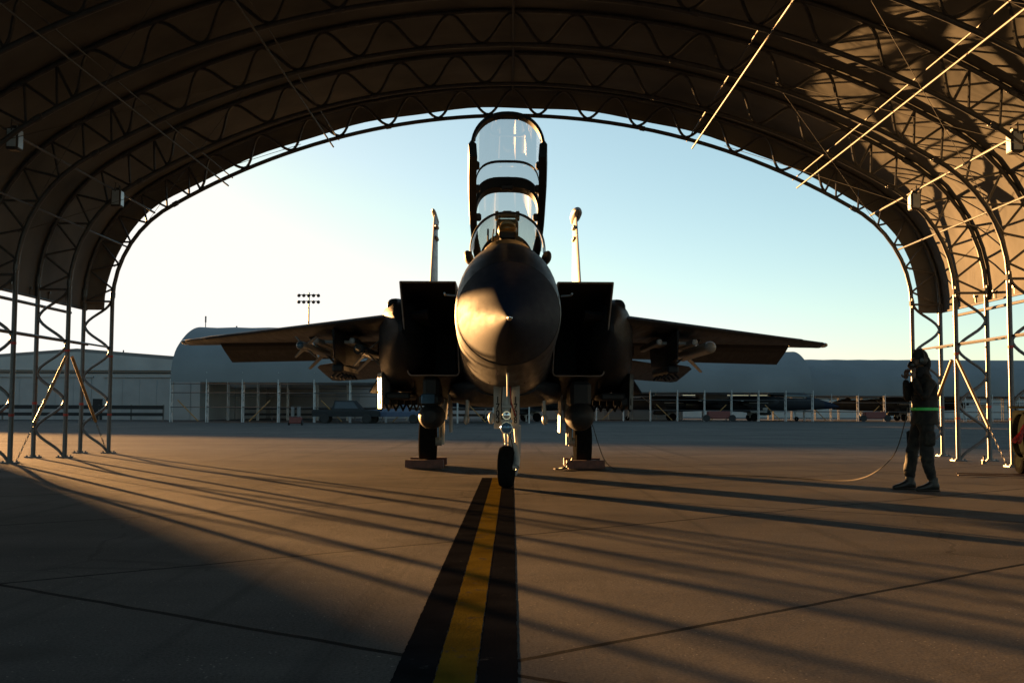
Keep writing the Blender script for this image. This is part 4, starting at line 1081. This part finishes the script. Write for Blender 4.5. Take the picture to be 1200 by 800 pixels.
b = MB(); b.tube(smooth([(7.0, 17.55, .02), (7.3, 17.6, .02), (7.7, 17.4, .02), (8.0, 17.6, .02), (8.3, 17.5, .02), (8.5, 17.7, .1)]), .009, 6); b.tube(smooth([(7.2, 18.1, .02), (7.6, 18.0, .02), (7.9, 17.9, .02), (8.4, 18.0, .02)]), .008, 6)
tag(b.build('hose', M['wood'], None, True), 'orange hose lying on the apron in front of the power cart', 'hose')
for i, (x, y) in enumerate(((8.9, 24.0), (9.25, 21.9))):
    b = MB(); b.lathe([(0, .05), (.06, .045), (.07, .02), (.14, .018), (.16, .03), (.17, .01)], (x, y, 0), 'Z', 12)
    tag(b.build('anchor_bolt', M['chain'], None), ['small dark anchor bolt on the ground near the farther right column', 'small dark anchor bolt on the ground near the second right column'][i], 'bolt', 'ground anchors by the right columns')

# ------------------------------------------------------------------ far shelters
FMAT = M['shield']
def far_shelter(x0, x1, y0, depth, zs, nribs, label, slope=0):
    """long axis along X; near wall at y0"""
    t = empty('aircraft_shelter', (x0, y0, 0), 0, label, 'shelter', 'fabric shelters in the far row')
    L = x1-x0; sc = depth/(2*(XW+TW)); b = MB(); rings = []
    uu = path_u(L1-.15, 2*LT-L1+.15, .45)
    nx = max(2, int(L/1.6))
    for i in range(nx+1):
        x = L*i/nx; d = min(1, abs(((x/L*nribs) % 1)-.5)*2)
        ring = []
        for u in uu:
            px, pz = prof(u, FO-.07*(1-d)); ring.append((x, depth/2+px*sc, pz*zs))
        rings.append(ring)
    b.loft(rings, False, False, close=False); b.build('fabric_roof', FMAT, t, True, None, fix=False)
    for i in range(nribs+1):
        x = L*i/nribs; b = MB()
        for side in (-1, 1):
            yo = depth/2+side*(XW+TW)*sc; yi = depth/2+side*XW*sc
            b.tube([(x, yo, 0), (x, yo, 3.6*zs)], .06, 6); b.tube([(x, yi, 0), (x, yi, 3.6*zs)], .06, 6)
            z = .3
            while z < 3.3*zs:
                b.tube([(x, yo, z), (x, yi, z+.5)], .035, 4); b.tube([(x, yi, z+.5), (x, yo, z+1.0)], .035, 4); z += 1.0
        b.tube([(x, depth/2+px*sc, pz*zs) for px, pz in (prof(u, .02) for u in path_u(L1-.1, 2*LT-L1+.1, .8))], .06, 5)
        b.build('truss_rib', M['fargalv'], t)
    b = MB()
    for z in (1.25, 2.45, 3.2):
        b.tube([(0, 0, z*zs), (L, 0, z*zs)], .045, 5); b.tube([(0, depth, z*zs), (L, depth, z*zs)], .045, 5)
    b.build('side_rail', M['galv'], t)
    for i in range(0, nribs, 2):
        x = L*(i+.5)/nribs; b = MB(); s_ = 1 if i % 4 else -1
        b.tube([(x-s_*.9, -.05, .1), (x+s_*.9, -.05, 1.9)], .05, 5); b.build('brace_pole', M['brace'], t)
    return t
far_shelter(-29.4, 1.5, 96, 20, 1.03, 10, 'long pale arched shelter behind the jet on the left of the photo')
far_shelter(3.5, 34.6, 128, 20, .99, 10, 'arched fabric shelter behind the right wing with rounded end, taller of two')
far_shelter(36.0, 92, 137, 20, .93, 17, 'lower arched fabric shelter behind the ground crew member at far right')
# neighbour shelter added outside the frame on the left to throw the foreground shade
far_shelter(-90, -53.3, 69, 20, 1.04, 11, 'unseen arched fabric shelter added at far left to shade the foreground')

# jets parked under the far shelters
far_skip = ('canopy', 'windscreen', 'digit', 'insignia', 'ejector_rack', 'hydraulic_line', 'red_hose', 'steering_lamp', 'bow_handle', 'head_up_display', 'ejection_seat', 'taxi_light', 'landing_light',
            'air_data_probe', 'nose_tip', 'canopy_actuator', 'glare_shield', 'windscreen_bow', 'fin_antenna', 'belly_probe', 'star', 'rim', 'gear_bay', 'splitter_plate', 'radome_seam', 'sill_fairing', 'blade_antenna', 'tow_link')
pts_cl = csec
b = MB(); rings = [arch(.05, 2.93, .02, 3.5, 20)]+[arch(hw, zb, rs, s_, 20) for s_, hw, zb, rs in csec]
b.loft(rings, False, True, close=False); cc = b.build('closed_canopy', M['carglass'], None, True, None)
for i, (x, y, rz, lab) in enumerate(((-7.5, 112, math.radians(-62), 'dark jet parked far behind the nose wheel, under the far left shelter'),
      (9.0, 138, math.radians(-90), 'parked dark jet beneath the taller right shelter, nearer the main wheel'),
      (40.0, 136, math.radians(90), 'dark jet silhouette beneath the taller right shelter, tail behind the wing tip'),
      (40.5, 147, math.radians(-90), 'dark jet parked under the lower far right shelter behind the ground crew'),
      (68, 147, math.radians(-75), 'dark parked jet under the lower far shelter at the right edge'))):
    c = copy_tree(jet, None, far_skip); c.location = (x, y, 0); c.rotation_euler = (0, 0, rz)
    tag(c, lab, 'fighter jet', 'jets parked under the far shelters')
    k = cc if i == 0 else cc.copy()
    if i: col.objects.link(k)
    k.parent = c

# ------------------------------------------------------------------ left hangar
t = empty('hangar', (-60, 118, 0), 0, 'pale metal hangar with low gabled roof at the left edge of the apron', 'hangar')
b = MB(); W0, W1 = -34, 27; DP = 34
b.box(((W0+W1)/2, DP/2, 2.7), (W1-W0, DP, 5.4)); b.build('wall', M['wallpale'], t)
b = MB(); b.loft([[(-13, -.4, 5.45), (14, -.4, 7.5), (W1+14, -.4, 5.45), (W1+14, -.4, 5.25), (-13, -.4, 5.25)], [(-13, DP, 5.45), (14, DP, 7.5), (W1+14, DP, 5.45), (W1+14, DP, 5.25), (-13, DP, 5.25)]]); b.build('roof', M['roofdark'], t)
b = MB(); b.loft([[(-12, -.43, 5.20), (14, -.43, 7.15), (W1+10, -.43, 5.35), (W1+10, -.43, 5.2)], [(-12, -.2, 5.2), (14, -.2, 7.15), (W1+10, -.2, 5.35), (W1+10, -.2, 5.2)]]); b.build('gable', M['wallpale'], t)
b = MB(); b.box((-24, DP/2-1, 5.6), (24, DP, .5)); b.loft([[(-36, -.6, 5.9), (-24, -.6, 6.6), (-12.5, -.6, 5.9)], [(-36, DP, 5.9), (-24, DP, 6.6), (-12.5, DP, 5.9)]]); b.build('annex_roof', M['roofdark'], t)
for i, (xa, xb, zt) in enumerate(((-8, -1.5, 4.2), (0, 3.4, 3.4), (6, 15.5, 4.4), (17, 26, 4.4), (-20, -11, 4.4))):
    b = MB(); b.box(((xa+xb)/2, -.05, zt/2), (xb-xa, .12, zt)); 
    for k in range(1, 5): b.box((xa+(xb-xa)*k/5, -.125, zt/2), (.06, .04, zt-.1))
    b.box(((xa+xb)/2, -.1, zt+.12), (xb-xa+.4, .3, .12)); b.build('door', M['doorpale'], t)
for xa in (4.6, -9.6, 16.2):
    b = MB(); b.box((xa, -.05, 1.1), (1.0, .12, 2.2)); b.build('personnel_door', M['dark'], t)
for xa, z in ((-4, 4.85), (5, 4.85), (12, 5.3)):
    b = MB(); b.box((xa, -.2, z), (.5, .35, .22), bev=.03); b.build('wall_lamp', M['lightbox'], t)
b = MB(); b.box(((W0+W1)/2, -.09, 4.95), (W1-W0, .12, .1)); b.build('trim', M['dark'], t)

# low dark barrier rails in front of the hangar
b = MB()
for (z, h) in ((1.28, .36), (.62, .30)): b.box((0, 0, z), (30, .08, h))
t = empty('barrier_fence', (-47.5, 104, 0), 0, 'long low barrier with two dark rails in front of the hangar', 'fence'); b.build('rail', M['dark'], t)
for k in range(11):
    b = MB(); b.box((-15+k*3, .1, .75), (.12, .12, 1.5)); b.build('post', M['galv'], t)
b = MB()
for (z, h) in ((1.28, .30), (.62, .26)): b.box((0, 0, z), (27, .08, h))
t = empty('barrier_fence', (-15.5, 121, 0), 0, 'low two rail barrier seen through the posts of the far left shelter', 'fence'); b.build('rail', M['dark'], t)
for k in range(10):
    b = MB(); b.box((-13.5+k*3, .1, .75), (.12, .12, 1.5)); b.build('post', M['galv'], t)
# building behind far-left shelter (pale wall between the posts)
t = empty('workshop_building', (-20, 150, 0), 0, 'long pale low building seen between the posts of the far left shelter', 'building')
b = MB(); b.box((12, 6, 2.4), (62, 12, 4.8)); b.build('wall', M['wallpale'], t)
b = MB(); b.box((12, 6, 4.95), (63, 13, .3)); b.build('roof', M['roofdark'], t)
for k in range(9):
    b = MB(); b.box((-14+k*6, -.06, 1.7), (3.2, .14, 3.4)); b.build('door', M['doorpale'], t)
t = empty('operations_building', (62, 240, 0), 0, 'low building with a row of sunlit windows far beyond the right shelters', 'building')
b = MB(); b.box((0, 8, 2.2), (150, 16, 4.4)); b.build('wall', M['wallpale'], t)
b = MB(); b.box((0, 8, 4.55), (151, 17, .3)); b.build('roof', M['roofdark'], t)
for k in range(24):
    b = MB(); b.box((-70+k*6.1, -.06, 2.4), (2.4, .14, 1.2)); b.build('window', M['carglass'], t)

# vehicles parked by the far left shelter
def truck(x, y, rz, m, label):
    t = empty('parked_truck', (x, y, 0), rz, label, 'truck', 'trucks parked beside the far left shelter')
    b = MB(); b.loft([[(sx*.92, yy_, zz) for sx, zz in ((-1, .55), (-1.02, .95), (-1, zt), (1, zt), (1.02, .95), (1, .55))] for yy_, zt in ((-2.7, .9), (-2.6, 1.05), (-1.3, 1.15), (2.6, 1.12), (2.7, 1.0))])
    b.build('body', m, t)
    b = MB(); b.loft([[(sx*hw, yy_, zz) for sx, hw, zz in ((-1, .9, 1.12), (-1, w, zt), (1, w, zt), (1, .9, 1.12))] for yy_, w, zt in ((-1.35, .85, 1.16), (-.7, .72, 1.85), (.9, .72, 1.88), (1.1, .85, 1.2))]); b.build('cab', m, t)
    for sg in (-1, 1):
        b = MB(); b.add([(sg*.88, -1.05, 1.22), (sg*.88, .9, 1.22), (sg*.765, .8, 1.75), (sg*.765, -.65, 1.75)], [(0, 1, 2, 3)]); b.build('side_window', M['carglass'], t)
        for yy_ in (-1.75, 1.7):
            b = MB(); b.lathe([(-.12, .2), (-.13, .33), (-.1, .38), (.1, .38), (.13, .33), (.12, .2)], (sg*.85, yy_, .38), 'X', 20); b.build('wheel', M['cartyre'], t, True, 30)
    return t
truck(-13.6, 92, PI/2, M['dark'], 'dark pickup truck parked under the far left shelter, the left one')
truck(-9.9, 93.5, PI/2, M['blue'], 'dark blue pickup truck parked by the jet wheel, under the far left shelter')
t = empty('fire_extinguisher_cart', (-15.1, 78, 0), 0, 'small red wheeled fire bottle cart standing on the far apron', 'cart')
b = MB(); b.box((0, 0, .34), (.85, .5, .46), bev=.05); b.build('body', M['redpaint'], t)
b = MB(); b.tube([(-.3, .1, .5), (-.3, .1, 1.3), (.3, .1, 1.3), (.3, .1, .5)], .03, 6); b.box((-.22, .05, .9), (.22, .2, .7), bev=.05); b.box((.2, .05, .9), (.22, .2, .7), bev=.05); b.build('tank_rack', M['white'], t)
for sg in (-1, 1):
    b = MB(); b.lathe([(-.05, .06), (-.05, .18), (.05, .18), (.05, .06)], (sg*.46, 0, .18), 'X', 18); b.build('wheel', M['cartyre'], t, True, 30)
for i, (x, y, lab) in enumerate(((22.6, 122, 'red low service cart under the taller right shelter, left one'), (42.2, 130, 'red low service cart behind the right shelters, nearer the ground crew'))):
    t = empty('service_cart', (x, y, 0), 0, lab, 'cart', 'service carts under the right shelters')
    b = MB(); b.box((0, 0, .75), (2.4, 1.2, .8), bev=.08); b.build('body', M['redpaint'], t)
    for sg in (-1, 1):
        b = MB(); b.lathe([(-.1, .1), (-.12, .38), (.12, .38), (.1, .1)], (sg*1.4, -.6, .4), 'Y', 18); b.build('wheel', M['cartyre'], t, True, 30)

# stadium light mast
t = empty('light_mast', (-44.0, 240, 0), 0, 'tall thin mast with two rows of floodlights rising behind the far left shelter', 'light mast')
b = MB(); b.tube([(0, 0, 0), (0, 0, 26.6)], [.28, .16], 10); b.build('pole', M['galv'], t, True)
b = MB(); b.box((0, 0, 26.1), (4.6, .16, .16)); b.box((0, 0, 24.7), (4.6, .16, .16)); b.build('crossbar', M['galv'], t)
for z in (26.1, 24.7):
    for k in range(5):
        x = -2.1+k*1.05; b = MB(); b.lathe([(-.35, .36), (-.2, .38), (.25, .22), (.3, .05)], (x, -.1, z-.1), 'Y', 14, mat_=Matrix.Rotation(.5, 3, 'X')); b.build('lamp_head', M['lightbox'], t, True, 40)
for i, (x, y, h) in enumerate(((-34.5, 125, 11.5), (-52.4, 150, 9.0), (-31.0, 125, 10.4))):
    b = MB(); b.tube([(x, y, 0), (x, y, h)], .05, 5); b.tube([(x, y, h-.6), (x+.0, y, h+.1)], .09, 5)
    tag(b.build('antenna_pole', M['galv'], None), ['thin antenna pole rising above the left end of the far shelter', 'thin antenna pole rising behind the hangar roof at left', 'short thin antenna pole just above the far left shelter roof'][i], 'pole', 'thin antenna poles behind the left shelter')

# far tree line: reads as one mass
b = MB(); random.seed(3)
for i in range(2600):
    x = random.uniform(-420, 420); y = random.uniform(420, 470); h = 2.5+4.5*abs(noise.noise(Vector((x*.03, 0, 1))))+random.random()*2.0
    z = random.random()*h; r_ = random.uniform(1.2, 3.0)
    a = random.random()*PI; dx = math.cos(a)*r_
    b.add([(x-dx, y, z-r_*.2), (x+dx*.4, y+r_, z-r_*.5), (x+dx, y, z+r_*.3), (x-dx*.2, y-r_, z+r_*.7)], [(0, 1, 2, 3)])
o = b.build('treeline', M['leaf'], None, fix=False); tag(o, 'low dark tree line on the far horizon', 'trees', kind='stuff')

# ------------------------------------------------------------------ camera
cam = bpy.data.cameras.new('camera'); co = bpy.data.objects.new('camera', cam); col.objects.link(co); scn.camera = co
cam.lens = 39.15; cam.sensor_width = 36; cam.clip_start = .05; cam.clip_end = 6000
co.location = (0, 0, .98)
pitch = math.atan(82.5/1305)
co.matrix_world = Matrix.Translation(co.location) @ Matrix.Rotation(PI/2+pitch, 4, 'X') @ Matrix.Rotation(math.radians(.22), 4, 'Z')
cam.dof.use_dof = False

# ------------------------------------------------------------------ light
w = bpy.data.worlds.new('World'); scn.world = w; w.use_nodes = True
nt = w.node_tree; bg = nt.nodes['Background']
sky = nt.nodes.new('ShaderNodeTexSky'); sky.sky_type = 'NISHITA'; sky.sun_disc = False
sky.sun_elevation = SUN_EL; sky.sun_rotation = -SUN_AZ
sky.air_density = .7; sky.dust_density = .3; sky.ozone_density = 3; sky.altitude = 0
tint = nt.nodes.new('ShaderNodeMix'); tint.data_type = 'RGBA'; tint.blend_type = 'MULTIPLY'; tint.inputs[0].default_value = 1
gam = nt.nodes.new('ShaderNodeGamma'); gam.inputs[1].default_value = .75; nt.links.new(sky.outputs[0], gam.inputs[0])
nt.links.new(gam.outputs[0], tint.inputs[6]); tint.inputs[7].default_value = (4.2, 3.35, 2.4, 1)      # white balance of the photograph
cap = nt.nodes.new('ShaderNodeMix'); cap.data_type = 'RGBA'; cap.blend_type = 'DARKEN'; cap.inputs[0].default_value = 1
nt.links.new(tint.outputs[2], cap.inputs[6]); cap.inputs[7].default_value = (7.0, 6.8, 6.4, 1)      # haze glow around the sun tops out
nt.links.new(cap.outputs[2], bg.inputs[0]); bg.inputs[1].default_value = .15
sl = bpy.data.lights.new('sun', 'SUN'); sl.energy = 31; sl.angle = math.radians(.53); sl.color = (1, .50, .17)
so = bpy.data.objects.new('sun', sl); col.objects.link(so); so.rotation_euler = SUN_DIR.to_track_quat('Z', 'Y').to_euler()
scn.view_settings.view_transform = 'Standard'; scn.view_settings.look = 'None'; scn.view_settings.exposure = 0
